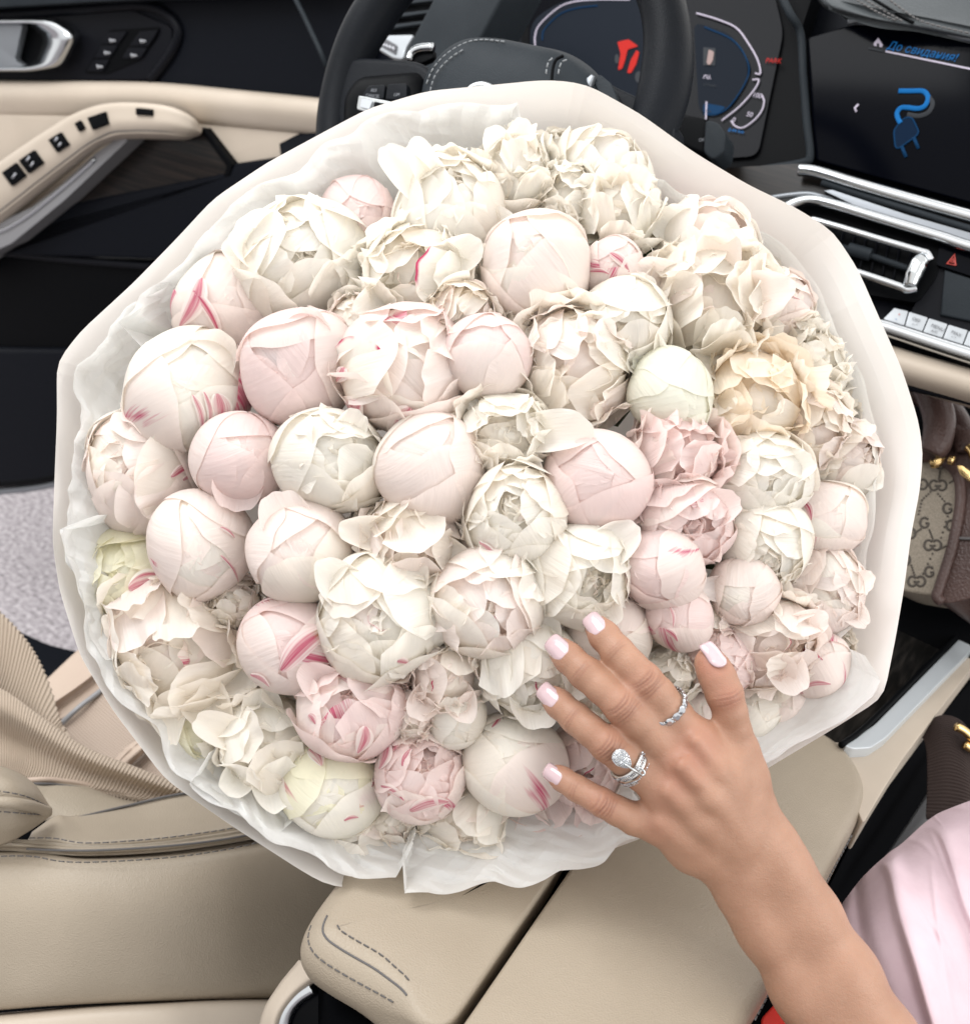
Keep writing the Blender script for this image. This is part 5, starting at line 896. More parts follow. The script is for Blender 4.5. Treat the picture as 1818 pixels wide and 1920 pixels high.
FL = [
 ('white open peony facing the steering wheel, at the upper edge of the bunch', 965, 330, 82, 'O', 'w', (.0, -.55), '', .0),
 ('cream white half open peony topmost in the bunch, under the wheel rim', 1140, 312, 92, 'S', 'w', (.25, -.45), 'e', .0),
 ('big creamy white peony with two upright flaring petals near the top', 845, 400, 100, 'S', 'w', (.1, -.62), 'e', .005),
 ('plain dusky pink bud tucked behind the big white blooms near the tissue', 676, 408, 72, 'B', 'k', (.0, -.3), '', -.015),
 ('big white half open peony with one petal folded back beside the tissue', 568, 492, 112, 'S', 'w', (.02, -.15), '', .006),
 ('ragged white peony with fine magenta rims, beside the large blush bud', 788, 520, 104, 'O', 'w', (-.1, -.25), 'eee', .004),
 ('large round blush bud with a small torn mouth in the upper middle', 1000, 502, 104, 'B', 'p', (-.05, -.35), '', .012),
 ('small pink bud with bright magenta stripes beside the large blush bud', 1145, 503, 56, 'B', 'k', (.1, -.2), '221', -.004),
 ('white peony with translucent upright petals just above the small striped bud', 1152, 400, 82, 'O', 'w', (.15, -.6), '', .0),
 ('loose blush peony with folded petals beside the paper below the wheel rim', 1332, 462, 100, 'S', 'p', (.35, -.4), '2', .0),
 ('shaded dusky pink peony half hidden behind others at the peach coloured paper', 1275, 365, 62, 'O', 'k', (.1, -.4), 'e', -.02),
 ('wide ruffled cream peony with curled rims in the upper right of the bunch', 1322, 572, 126, 'O', 'c', (.15, -.15), 'e', .008),
 ('blush peony with smooth side petals near the air vent side of the paper', 1458, 570, 66, 'S', 'p', (.5, -.2), 'e', -.008),
 ('white peony with smooth rounded petals below the small striped bud', 1165, 612, 84, 'S', 'w', (.0, .15), '2', .004),
 ('ruffled cream peony of many layers between the pink tulip-like bud and the yellowish bud', 1075, 690, 108, 'O', 'c', (.1, .1), '', .008),
 ('small pink tulip-shaped bud with overlapping petals, in the middle of the upper half', 914, 668, 76, 'B', 'k', (.05, -.35), '', .014),
 ('blush peony with crinkled heart and deep magenta patches on its outer petals', 762, 694, 116, 'S', 'p', (.0, -.2), '444e', .010),
 ('small ruffled ivory peony wedged above the pink tulip-shaped bud', 862, 598, 66, 'O', 'c', (.1, .2), '', .0),
 ('large smooth pink bud with one peeled petal on top', 560, 692, 104, 'B', 'k', (-.25, .0), '', .010),
 ('pink bud boldly striped with magenta, against the tissue on the door side', 426, 574, 100, 'B', 'p', (-.2, -.1), '22212', .0),
 ('round white bud with a magenta blot on its lower petal', 354, 738, 112, 'B', 'w', (-.1, -.3), '42', .008),
 ('blush peony opening towards the door, with a cream heart and magenta strokes', 262, 885, 112, 'S', 'p', (-.42, -.3), '12', .004),
 ('pink bud with a blunt lower petal, beside the blush peony that opens to the door', 450, 862, 84, 'B', 'k', (.1, -.1), '', .004),
 ('greenish white half open peony with a ruffled upper corner', 622, 866, 100, 'S', 'w', (.25, -.3), '', .008),
 ('plump cream bud with an open hollow at its top, middle of the bunch', 808, 876, 102, 'B', 'p', (.18, -.42), '', .014),
 ('ivory peony with ragged frilled heart above the middle of the bunch', 950, 815, 88, 'O', 'w', (.05, .0), '', .008),
 ('white peony with a twisted heart, just below the frilled ivory one', 964, 964, 94, 'S', 'w', (.0, -.15), '1', .014),
 ('large smooth pink bud without marks, right of the white peony with twisted heart', 1120, 900, 90, 'B', 'k', (.25, -.3), '', .014),
 ('smooth waxy greenish white bud with a pitted side', 1257, 742, 80, 'B', 'g', (.3, .2), '', .008),
 ('apricot tinted ruffled peony with small red rims', 1410, 752, 102, 'O', 'a', (.1, -.1), 'ee', .006),
 ('white ruffled peony at the paper beside the climate buttons', 1530, 688, 76, 'O', 'w', (.4, -.1), '', -.004),
 ('pale pink finely frilled peony below the yellowish waxy bud', 1265, 852, 86, 'O', 'k', (.1, -.1), 'e', .006),
 ('white peony with one big rumpled petal, right of the finely frilled pink one', 1425, 895, 82, 'S', 'w', (.3, .1), '', .004),
 ('cream ruffled peony between the apricot one and the paper', 1512, 800, 76, 'O', 'c', (.3, .0), '', .0),
 ('blush peony with a frilled outer edge beside the handbag', 1592, 866, 76, 'S', 'p', (.4, -.1), '2', -.006),
 ('pink cupped peony with white folded petals, under the smooth pink bud', 1282, 975, 88, 'S', 'k', (.25, .1), '4', .006),
 ('round pink bud with a straight petal seam across it, above the fingers', 1240, 1066, 74, 'B', 'k', (-.05, .25), '1', .012),
 ('white peony with broad drooping petals, right of the pink cupped one', 1430, 1020, 84, 'S', 'w', (.2, .4), '', .004),
 ('blush bud with a folded white petal and a magenta streak near the handbag', 1546, 972, 70, 'B', 'p', (.2, -.2), '22', .0),
 ('small pale pink bud at the paper nearest the handbag', 1612, 986, 46, 'B', 'k', (.3, .0), '', -.01),
 ('white half open peony with thin layered petals, above the fingertips', 1085, 1070, 96, 'S', 'w', (.35, .3), '1', .010),
 ('blush peony with a small crumpled heart, above and beside the ring finger nail', 916, 1132, 104, 'S', 'p', (.15, .1), 'e', .014),
 ('large white peony with a deep folded heart in the lower middle', 714, 1160, 116, 'S', 'w', (-.05, .05), '1e', .014),
 ('cream peony with flat layered ruffles in the centre of the bunch', 775, 1012, 100, 'O', 'c', (.1, .3), '', .0),
 ('pale blush bud with a star-shaped crease, in the lower left centre', 565, 1036, 98, 'B', 'p', (-.02, -.05), '', .008),
 ('blush bud with a pink notch-shaped mouth', 378, 1024, 96, 'B', 'p', (-.25, .12), '2', .006),
 ('yellowish white peony with crimson splashes at the paper above the seat', 232, 1085, 98, 'S', 'y', (-.3, .0), '44', -.004),
 ('very large cream peony fully opened, lowest on the seat side', 330, 1220, 138, 'O', 'c', (-.15, .1), '1', .006),
 ('pink bud with a crimson and green stroke', 546, 1206, 92, 'B', 'k', (.05, .0), '3131', .004),
 ('crinkled blush bud beside the white drooping peony, above the thumb', 1395, 1108, 66, 'B', 'p', (.1, .35), '', .004),
 ('pink bud with red veins just behind the index fingertip', 1272, 1158, 64, 'B', 'k', (-.1, .2), '211', .006),
 ('plain blush bud right behind the index and middle fingertips', 1140, 1190, 80, 'B', 'p', (.1, .1), '', .0),
 ('pinkish white peony with frilled edge on the paper side below the small pale bud', 1545, 1105, 80, 'S', 'p', (.3, .0), 'e', .0),
 ('thin-petalled white peony at the paper edge above the console trim', 1598, 1110, 52, 'O', 'p', (.4, .0), '', -.008),
 ('loose pinkish white ruffled peony above the thumbnail', 1438, 1200, 88, 'O', 'p', (.1, .1), 'e', .004),
 ('round blush bud with red lines at the lower paper corner', 1532, 1250, 68, 'B', 'p', (.1, -.1), '2211', .0),
 ('small white peony in the lower paper corner over the wood console', 1592, 1235, 54, 'O', 'w', (.3, .0), '', -.008),
 ('pale pink peony partly behind the thumb tip', 1348, 1240, 62, 'S', 'k', (.1, .1), '', -.006),
 ('small white frilled peony between index finger and thumb', 1250, 1262, 56, 'O', 'w', (.0, .1), '', -.012),
 ('smooth white bud beside the thumb joint', 1416, 1355, 70, 'B', 'w', (.0, -.2), '', -.004),
 ('pale blush bud beside the smooth white one near the thumb', 1472, 1338, 58, 'B', 'p', (.0, -.2), '', -.004),
 ('flecked blush peony at the very corner of the rim near the trim', 1536, 1350, 56, 'S', 'p', (.2, .2), '11', -.008),
 ('white peony with a notched drooping front petal, left of the middle fingertip', 992, 1252, 92, 'S', 'w', (.05, .45), 'e', .008),
 ('white and blush frilled peony between the two large half open white ones', 836, 1268, 78, 'O', 'p', (.1, .2), 'ee', -.002),
 ('pale pink half open peony with crimson dashes in the lower part', 660, 1330, 94, 'S', 'k', (.0, -.15), '1114', .008),
 ('ruffled creamy white peony below the pink bud with the green stroke', 500, 1400, 102, 'O', 'w', (.0, .15), '', .0),
 ('pale yellow-green bud tucked in at the rim above the seat belt', 376, 1382, 78, 'B', 'y', (-.05, .2), '', -.010),
 ('glossy pale yellow bud with crimson rays at the bottom', 626, 1482, 94, 'B', 'y', (.0, .3), '55', .004),
 ('pink and white frilled peony with many crimson lines, beside the pale yellow bud', 790, 1450, 84, 'S', 'k', (-.05, -.1), '2111', .004),
 ('small white bud wedged above the frilled crimson-lined peony', 856, 1345, 56, 'B', 'w', (.05, .2), '', -.006),
 ('large cream bud beside the little finger', 966, 1430, 94, 'B', 'c', (-.05, -.2), '2', .006),
 ('rosy pink peony under the ring finger and little finger', 1096, 1430, 74, 'S', 'k', (.0, .1), 'e', -.012),
 ('cream ruffled peony hanging over the lower rim', 872, 1545, 96, 'O', 'c', (.0, .35), '', -.002),
 ('yellow and blush peony lowest in the bunch, over the rim', 684, 1596, 90, 'S', 'c', (.0, .2), '', -.002),
 ('pink peony with long thin petals under the hand at the lower rim', 1066, 1530, 92, 'O', 'k', (.05, .4), '', -.008),
 ('little pale green bud hidden low in the tissue', 448, 1482, 48, 'B', 'y', (.0, .3), '', -.016),
 ('shaded cream peony seen between the middle and ring fingers', 1110, 1305, 60, 'O', 'c', (.0, .1), '', -.016),
 ('peach blush bud under the base of the index finger', 1300, 1350, 62, 'B', 'p', (.0, .0), '', -.022),
 ('small blush frilled peony left of the ring finger nail, over the large cream bud', 775, 1340, 52, 'O', 'p', (.0, .2), 'e', -.006),
 ('loose blush petals of a peony against the peach coloured upper paper corner', 1398, 425, 62, 'O', 'p', (.3, -.3), '', -.022),
 ('thin lilac-white peony at the paper beside the air vent', 1478, 492, 56, 'O', 'p', (.4, -.2), '', -.024),
 ('white frilly peony on the paper side of the wide ruffled cream one', 1502, 628, 56, 'O', 'w', (.4, .0), '', -.016),
 ('small white frilled peony at the paper level with the handbag handle', 1588, 778, 52, 'O', 'w', (.4, .0), '', -.02),
 ('thin blush petals of a peony at the paper beside the monogram canvas', 1636, 912, 42, 'O', 'p', (.4, .0), '', -.022),
 ('white peony deep behind the top blooms under the steering wheel', 1042, 282, 62, 'O', 'w', (.0, -.4), '', -.022),
 ('pale peony edge behind the topmost cream one, at the peach paper', 1196, 270, 56, 'O', 'p', (.2, -.4), 'e', -.026),
 ('white frilled peony filling the gap between the two topmost white ones', 1062, 372, 60, 'O', 'w', (.05, -.3), '', -.010),
 ('cream frilled peony deep between the large blush bud and the tulip-shaped bud', 985, 612, 52, 'O', 'c', (.0, .2), '', -.020),
 ('cream frilled peony deep beside the crinkled one with magenta patches', 672, 610, 56, 'O', 'c', (.0, .1), '', -.022),
 ('cream petals of a peony deep between the two bouquet centre blooms', 700, 985, 46, 'O', 'c', (.0, .0), '', -.022),
 ('white frilled peony deep beside the smooth pink bud without marks', 1035, 985, 50, 'O', 'w', (.0, .1), '', -.024),
 ('blush frilled peony between the red-veined bud and the thumb', 1330, 1170, 48, 'O', 'p', (.1, .2), '', -.018),
 ('pink frilled peony at the paper near the wood console, above the rim corner', 1595, 1315, 48, 'O', 'p', (.3, .1), '', -.014),
 ('white frilled peony between the round red-lined bud and the thumb side buds', 1476, 1268, 50, 'O', 'w', (.1, .2), '', -.016),
 ('cream frilled peony deep between the pale yellow bud and the cream peony over the rim', 742, 1545, 54, 'O', 'c', (.0, .2), '', -.016),
 ('pale cream peony deep at the seat side between the yellowish one and the blush bud', 178, 1010, 48, 'O', 'c', (-.3, .0), '', -.020),
 ('cream frilled peony deep beside the pink bud with the green stroke', 440, 1130, 50, 'O', 'c', (.0, .0), '', -.026),
]
for i, a_ in enumerate(FL):
    px_ = a_[1:4]; peony(*a_, seed=i + 1)
# ================================================================ person: forearm and hand, one continuous skin
M['skin'] = mat('skin', (.46, .245, .16), .45, spec=.4)
def skin_nodes(m):
    p = pb(m); at = nd(m, 'ShaderNodeVertexColor', layer_name='flush'); sp = nd(m, 'ShaderNodeSeparateColor'); lk(m, at.outputs[0], sp.inputs[0])
    tc = nd(m, 'ShaderNodeTexCoord'); n1 = nd(m, 'ShaderNodeTexNoise'); n1.inputs['Scale'].default_value = 45; n1.inputs['Detail'].default_value = 5; lk(m, tc.outputs['Object'], n1.inputs[0])
    r = nd(m, 'ShaderNodeValToRGB'); r.color_ramp.elements[0].color = (.345, .188, .122, 1); r.color_ramp.elements[1].color = (.415, .235, .158, 1); r.color_ramp.elements[0].position = .3; r.color_ramp.elements[1].position = .7; lk(m, n1.outputs[0], r.inputs[0])
    mx = nd(m, 'ShaderNodeMix', data_type='RGBA'); lk(m, sp.outputs[0], mx.inputs[0]); lk(m, r.outputs[0], mx.inputs[6]); mx.inputs[7].default_value = (.41, .165, .115, 1)
    m2 = nd(m, 'ShaderNodeMix', data_type='RGBA'); lk(m, sp.outputs[1], m2.inputs[0]); lk(m, mx.outputs[2], m2.inputs[6]); m2.inputs[7].default_value = (.20, .075, .05, 1)  # crease shade painted into the skin colour
    lk(m, m2.outputs[2], p.inputs['Base Color']); p.inputs['Subsurface Weight'].default_value = .18; p.inputs['Subsurface Radius'].default_value = (.006, .0025, .0015); p.inputs['Subsurface Scale'].default_value = 1
    bump(m, 1300, .30, 'vor', .0005); bump(m, 380, .30, dist=.0008)
skin_nodes(M['skin'])
def cs(px, py, d): return np.array(((px - CX) / FPX * d, -(py - CY) / FPX * d, -d))
def to_world(V): return CAM + V[:, :1] * CR - V[:, 1:2] * CD - V[:, 2:3] * CF
def J4(l): return [(cs(a, b, d), r * d / FPX) for a, b, d, r in l]
PALM = [J4(l) for l in (
    [(1303, 1388, .575, 40), (1352, 1455, .576, 40), (1440, 1592, .585, 44)], [(1274, 1434, .572, 40), (1330, 1500, .574, 41), (1418, 1608, .585, 44)], [(1247, 1484, .575, 38), (1310, 1545, .577, 41), (1392, 1622, .586, 43)],
    [(1232, 1542, .581, 35), (1295, 1588, .583, 41), (1368, 1634, .588, 41)], [(1388, 1452, .586, 37), (1402, 1500, .587, 40), (1432, 1570, .588, 43), (1456, 1610, .588, 42)], [(1325, 1405, .582, 30), (1385, 1450, .586, 32)], [(1330, 1540, .592, 44), (1390, 1600, .594, 44)])]
ARM = [J4(l) for l in ([(1383, 1642, .588, 42), (1400, 1680, .588, 44), (1438, 1742, .586, 49), (1508, 1852, .582, 57), (1588, 1992, .575, 65), (1680, 2180, .56, 74)], [(1450, 1608, .586, 44), (1475, 1650, .585, 46), (1515, 1718, .584, 53), (1578, 1830, .580, 62), (1648, 1962, .573, 72), (1740, 2150, .56, 82)])]
FING = [J4(l) for l in (
    [(1298, 1385, .576, 38), (1258, 1338, .575, 36), (1232, 1303, .573, 33), (1207, 1275, .571, 32.5), (1180, 1246, .574, 29), (1158, 1222, .578, 29), (1132, 1192, .585, 28), (1121, 1178, .588, 24)],
    [(1270, 1430, .574, 38), (1228, 1382, .573, 35), (1196, 1352, .571, 32.5), (1164, 1322, .569, 33), (1126, 1288, .573, 29.5), (1096, 1262, .578, 30), (1066, 1234, .585, 28), (1053, 1221, .588, 25)],
    [(1240, 1482, .576, 37), (1198, 1444, .575, 34), (1168, 1420, .573, 31), (1138, 1397, .571, 31), (1104, 1368, .575, 28), (1080, 1348, .580, 28.5), (1048, 1320, .587, 26), (1036, 1309, .590, 23)],
    [(1228, 1545, .581, 34), (1188, 1535, .580, 29), (1156, 1520, .579, 26), (1127, 1504, .577, 25.5), (1100, 1489, .581, 22.5), (1080, 1478, .584, 23), (1054, 1461, .589, 21.5), (1044, 1454, .591, 19)],
    [(1402, 1455, .586, 36), (1388, 1405, .584, 33), (1376, 1368, .582, 30), (1369, 1336, .580, 30), (1358, 1302, .579, 33.5), (1345, 1270, .581, 33), (1335, 1250, .583, 30), (1330, 1242, .584, 27)])]
TEND = [J4(l) for l in ([(1308, 1392, .557, 10), (1350, 1452, .559, 8), (1410, 1560, .567, 8)], [(1282, 1440, .554, 11), (1335, 1502, .557, 10), (1405, 1590, .566, 9)], [(1254, 1488, .558, 9), (1320, 1548, .561, 7), (1392, 1610, .569, 7)], [(1237, 1546, .566, 8), (1300, 1590, .568, 6)])]
hh = .00085
lo = np.array((cs(985, 1140, .575)[0], cs(1400, 2030, .56)[1], -.632)); hi = np.array((cs(1790, 1500, .56)[0], cs(1400, 1140, .59)[1], -.520))
nx_, ny_, nz_ = [int(v) for v in np.ceil((hi - lo) / hh)]
ax_ = [lo[i] + hh * np.arange(n) for i, n in enumerate((nx_, ny_, nz_))]
def smin(a, b, k): t = np.clip(.5 + .5 * (b - a) / k, 0, 1); return b + (a - b) * t - k * t * (1 - t)
def sdf(fld, chain, k):
    for (a, ra), (b, rb) in zip(chain[:-1], chain[1:]):
        m_ = max(ra, rb) + k + .004; mn = np.minimum(a, b) - m_; mx = np.maximum(a, b) + m_
        sl = tuple(slice(max(0, int((mn[i] - lo[i]) / hh)), max(0, min((nx_, ny_, nz_)[i], int((mx[i] - lo[i]) / hh) + 2))) for i in range(3))
        if any(s.stop <= s.start for s in sl): continue
        X, Y, Z = ax_[0][sl[0]][:, None, None], ax_[1][sl[1]][None, :, None], ax_[2][sl[2]][None, None, :]; ba = b - a; L2 = ba @ ba
        t = np.clip(((X - a[0]) * ba[0] + (Y - a[1]) * ba[1] + (Z - a[2]) * ba[2]) / L2, 0, 1).astype(np.float32)
        d = np.sqrt((X - a[0] - t * ba[0]) ** 2 + (Y - a[1] - t * ba[1]) ** 2 + (Z - a[2] - t * ba[2]) ** 2) - (ra + (rb - ra) * t)
        fld[sl] = smin(fld[sl], d.astype(np.float32), k)
new = lambda: np.full((nx_, ny_, nz_), .02, np.float32)
F0 = new()
for c in PALM: sdf(F0, c, .010)
for c in ARM: sdf(F0, c, .014)
TEND = [[(a - (0, 0, .0036), r) for a, r in c] for c in TEND]
for c in TEND: sdf(F0, c, .010)
for i, c in enumerate(FING):
    f1 = new(); sdf(f1, c, .0035); F0 = smin(F0, f1, .0055 if i < 4 else .008)
def surface_nets(f):
    ins = f < 0; A = ins[:-1, :-1, :-1]; any_ = np.zeros(A.shape, bool); all_ = np.ones(A.shape, bool); sh = [(i, j, k) for i in (0, 1) for j in (0, 1) for k in (0, 1)]; n = np.array(f.shape) - 1
    for i, j, k in sh: q = ins[i:n[0] + i, j:n[1] + j, k:n[2] + k]; any_ |= q; all_ &= q
    act = np.argwhere(any_ & ~all_); idx = -np.ones(A.shape, np.int32); idx[tuple(act.T)] = np.arange(len(act)); acc = np.zeros((len(act), 3)); cnt = np.zeros(len(act))
    val = {s: f[act[:, 0] + s[0], act[:, 1] + s[1], act[:, 2] + s[2]] for s in sh}
    for s in sh:
        for a in range(3):
            if s[a] == 0:
                e = list(s); e[a] = 1; v0, v1 = val[s], val[tuple(e)]; x = (v0 < 0) != (v1 < 0); t = np.where(x, v0 / np.where(x, v0 - v1, 1), 0); p = np.tile(np.array(s, float), (len(act), 1)); p[:, a] = t; acc += p * x[:, None]; cnt += x
    V = act + acc / cnt[:, None]; Fs = []
    for a in range(3):
        b, c = (a + 1) % 3, (a + 2) % 3; s0 = [slice(None)] * 3; s1 = [slice(None)] * 3; s0[a] = slice(0, -1); s1[a] = slice(1, None); x0, x1 = ins[tuple(s0)], ins[tuple(s1)]; e = np.argwhere(x0 != x1)
        e = e[(e[:, b] > 0) & (e[:, c] > 0) & (e[:, b] < n[b]) & (e[:, c] < n[c])]; fl = x0[tuple(e.T)]
        def id_(db, dc): q = e.copy(); q[:, b] -= db; q[:, c] -= dc; return idx[tuple(q.T)]
        q = np.stack([id_(0, 0), id_(1, 0), id_(1, 1), id_(0, 1)], 1); q[~fl] = q[~fl][:, ::-1]; Fs.append(q)
    return V, np.concatenate(Fs)
V, F = surface_nets(F0); V = lo + V * hh
tri = V[F]; fn = np.cross(tri[:, 2] - tri[:, 0], tri[:, 3] - tri[:, 1]); N = np.zeros_like(V)
for k in range(4): np.add.at(N, F[:, k], fn)
N /= np.linalg.norm(N, axis=1)[:, None] + 1e-12
g_ = np.stack([np.interp(0, [0], [0])] * 3)   # outward test: the mean normal of the nearest side must face the camera
if N[V[:, 2] > np.percentile(V[:, 2], 97), 2].mean() < 0: N = -N; F = F[:, ::-1]
# skin detail: creases over the joints, sunk and with shade painted in, flushed knuckles and tips
flush = np.zeros(len(V)); crease = np.zeros(len(V)); disp = np.zeros(len(V)); rgh = np.random.default_rng(5)
def joint(c, t, w, lines, amp, sp):
    global disp, crease
    t = t / np.linalg.norm(t); n = np.array((0, 0, 1.)); n -= t * (n @ t); n /= np.linalg.norm(n); b = np.cross(n, t); q = V - c; s, l = q @ t, q @ b; near = np.exp(-(s / (sp * lines * .55)) ** 4) * np.exp(-(l / w) ** 4) * np.clip((N @ n - .15) * 2, 0, 1) * (np.linalg.norm(q, axis=1) < .03)
    for k in range(lines):
        s0 = (k - (lines - 1) / 2) * sp + rgh.normal() * .0002; cv = rgh.normal() * 14 + (s0 * 9000); g = np.exp(-((s - s0 + .004 * np.sin(l * 500 + k) * .06 - cv * l ** 2 * .35) / .00062) ** 2) * near * rgh.uniform(.5, 1); disp -= amp * g; crease = np.maximum(crease, g * amp / .0006 * .5)
    disp += .0005 * np.exp(-(s / .006) ** 2) * near
for i, c in enumerate(FING[:4]):
    joint(c[3][0], c[3][0] - c[2][0], c[3][1] * .8, 6, .00085, .0020); joint(c[5][0], c[5][0] - c[4][0], c[5][1] * .75, 3, .00055, .0016)
    for q, s, a in ((c[3], .009, .65), (c[5], .006, .35), (c[-1], .008, .55)): flush += a * np.exp(-(((V - q[0]) ** 2).sum(1)) / s ** 2)
joint(FING[4][4][0], FING[4][4][0] - FING[4][3][0], .0085, 4, .0006, .0019)
for q, s, a in ((FING[4][-1], .010, .7), (FING[4][4], .008, .5), (PALM[0][0], .012, .5), (PALM[1][0], .011, .55), (PALM[2][0], .010, .35), (PALM[3][0], .010, .3)):
    flush += a * np.exp(-(((V - q[0] - (0, 0, .008)) ** 2).sum(1)) / s ** 2)
# small bones and veins on the back of the hand
for a in J4([(1392, 1425, .566, 0), (1306, 1462, .563, 0)]): disp += .0009 * np.exp(-((V - a[0])[:, :2] ** 2).sum(1) / .0045 ** 2) * np.clip(N[:, 2], 0, 1)
disp += .0011 * np.exp(-((V - cs(1405, 1650, .57))[:, :2] ** 2).sum(1) / .008 ** 2) * np.clip(N[:, 2], 0, 1)
V = V + N * disp[:, None]
me = mesh(to_world(V), F); ca = me.color_attributes.new('flush', 'FLOAT_COLOR', 'POINT'); cc = np.zeros((len(V), 4), np.float32); cc[:, 0] = np.clip(flush, 0, 1); cc[:, 1] = np.clip(crease, 0, .8); cc[:, 3] = 1; ca.data.foreach_set('color', cc.ravel())  # first channel the flush, second the painted crease shade
person = link('person', me, None, M['skin'])
tag(person, 'bare arm with ringed hand laid on the bouquet, pale pink dress beside it', 'person')
M['nail'] = mat('pale_pink_nail_polish', (.58, .425, .45), .12, spec=.6, coat=1)
def nail(i, w, L, fwd=0., tilt=0, yaw=0, tipw=.88, lift=.0009):
    c = FING[i]; (a3, r3), (a2, r2_), (a1, r1_) = c[-3:]; t = a1 - a3; t /= np.linalg.norm(t); n = np.array((math.sin(yaw), 0, math.cos(yaw))); n -= t * (n @ t); n /= np.linalg.norm(n); b = np.cross(n, t)
    nu, nv = 17, 21; V = []; s3, s2 = (a3 - a1) @ t, (a2 - a1) @ t
    for k in range(nv):
        v = k / (nv - 1); s = (v - .5) * L + fwd; wv = w * (tipw + (1 - tipw) * (1 - v)) * math.sqrt(max(.02, 1 - (1 - min(1, v / .34)) ** 2.3)) * (1 - max(0, (v - .88) / .12) ** 2 * .16)
        ax0 = np.array([np.interp(s, (s3, s2, 0), (q3, q2, q1)) for q3, q2, q1 in zip(a3, a2, a1)]) + t * max(0, s); rr = float(np.interp(s, (s3, s2, 0, .008), (r3, r2_, r1_, r1_ * .93)))
        for j in range(nu):
            u = j / (nu - 1) * 2 - 1; l = u * wv
            h_ = math.sqrt(max(1e-9, (rr * 1.02) ** 2 - (l * .93) ** 2)) + lift - .0008 * abs(u) ** 6 - (.0009 if k == 0 else 0) - .9 * max(0, s) ** 2 / .03
            V.append(ax0 + b * l + n * (h_ + math.tan(tilt) * s))
    V = to_world(np.array(V)); F = face_cam(V, grid_faces(nv, nu)); o = link('fingernail', mesh(V, F), person, M['nail']); solid(o, .0007)
nail(0, .0064, .0152, .0006); nail(1, .0068, .0165, .0008); nail(2, .0064, .0160, .0006); nail(3, .0054, .0135, .0004); nail(4, .0055, .0172, .002, 0, .34, lift=.0030)

# ---------------------------------------------------------------- dress
rows = [Q((1545, 1742, .745), (1608, 1655, .745), (1660, 1604, .75), (1692, 1580, .755), (1742, 1536, .765), (1790, 1512, .765), (1960, 1450, .765)), Q((1530, 1770, .725), (1602, 1705, .712), (1664, 1636, .712), (1702, 1612, .715), (1760, 1572, .722), (1812, 1550, .722), (1990, 1500, .722)),
        Q((1530, 1850, .69), (1605, 1790, .672), (1676, 1722, .668), (1732, 1695, .668), (1795, 1672, .674), (1845, 1655, .675), (2030, 1625, .675)), Q((1560, 1950, .66), (1630, 1900, .64), (1712, 1845, .632), (1775, 1818, .632), (1838, 1800, .636), (1890, 1790, .636), (2080, 1770, .636)), Q((1640, 2240, .63), (1720, 2200, .605), (1800, 2170, .59), (1860, 2150, .585), (1930, 2140, .585), (2000, 2130, .585), (2120, 2120, .585))]
V, F, uv = loft(rows, 150, 110); nr = CAM - V; nr /= np.linalg.norm(nr, axis=1)[:, None]; u, v = uv[:, 0], uv[:, 1]
def pleat(c, w, a): s = (u - c) / w; return a * np.where(s < 0, np.exp(-(s * 2.2) ** 2), np.exp(-(s * .45) ** 2))
rg = np.random.default_rng(3); wr = 0
wr = pleat(.30 + .10 * v + .02 * np.sin(v * 5), .05, .024) * np.clip(v * 6, 0, 1) + pleat(.62 + .14 * v + .03 * np.sin(v * 7), .05, .008) * np.clip(v * 4, 0, 1) + pleat(.84 + .04 * np.sin(v * 6), .06, .004) - .010 * np.exp(-((u - .16 - .08 * v) / .03) ** 2)
for k in range(9): a = rg.uniform(-.5, .5); q = u * math.cos(a) + v * math.sin(a) * .6; wr = wr + (.0022 * np.exp(-((q - rg.uniform(.1, 1)) / .012) ** 2) * np.clip(np.sin(v * rg.uniform(3, 8) + rg.uniform(0, 6)), 0, 1))
V = V + nr * wr[:, None]
dr = link('dress', mesh(V, face_cam(V, F), True, uv), person, M['pink_cloth']); solid(dr, .0015)

# ================================================================ rings
M['diamond'] = mat('diamond', (.52, .54, .57), .03, .85, spec=1); M['white_gold'] = mat('white_gold', (.58, .575, .565), .15, 1)
def ico(c, ax1, n, r, hgt, k=8):
    """one cut stone: table, crown and pavilion"""
    n = n / np.linalg.norm(n); a = ax1 - n * (ax1 @ n); a /= np.linalg.norm(a); b = np.cross(n, a); V = []
    for rr, h_, of in ((.55, .42, .5), (1, .0, 0), (.85, .22, .5)):
        V += [c + r * rr * (a * math.cos(6.2832 * (j + of) / k) + b * math.sin(6.2832 * (j + of) / k)) + n * hgt * h_ for j in range(k)]
    V.append(c - n * hgt * .8); F = [tuple(range(k))]; m_ = 2 * k
    F += [(j, m_ + j, m_ + (j - 1) % k) for j in range(k)] + [(j, (j + 1) % k, m_ + (j + 1) % k) for j in range(0)]
    F += [(j, m_ + j, (j + 1) % k) for j in range(0)] + [(j, (j + 1) % k, m_ + j) for j in range(k)] + [(m_ + j, (m_ + (j - 1) % k), k + j) for j in range(k)] + [(m_ + j, k + j, k + (j + 1) % k) for j in range(k)]
    F += [(k + j, 3 * k, k + (j + 1) % k) for j in range(k)]
    me = mesh(V, F, False); bm = bmesh.new(); bm.from_mesh(me); bmesh.ops.recalc_face_normals(bm, faces=bm.faces[:]); bm.to_mesh(me); bm.free(); return me
def wv_(q): return to_world(np.asarray(q)[None])[0]
def frame(i, j, k): t = FING[i][j][0] - FING[i][k][0]; t = wv_(FING[i][j][0]) - wv_(FING[i][k][0]); return t / np.linalg.norm(t)
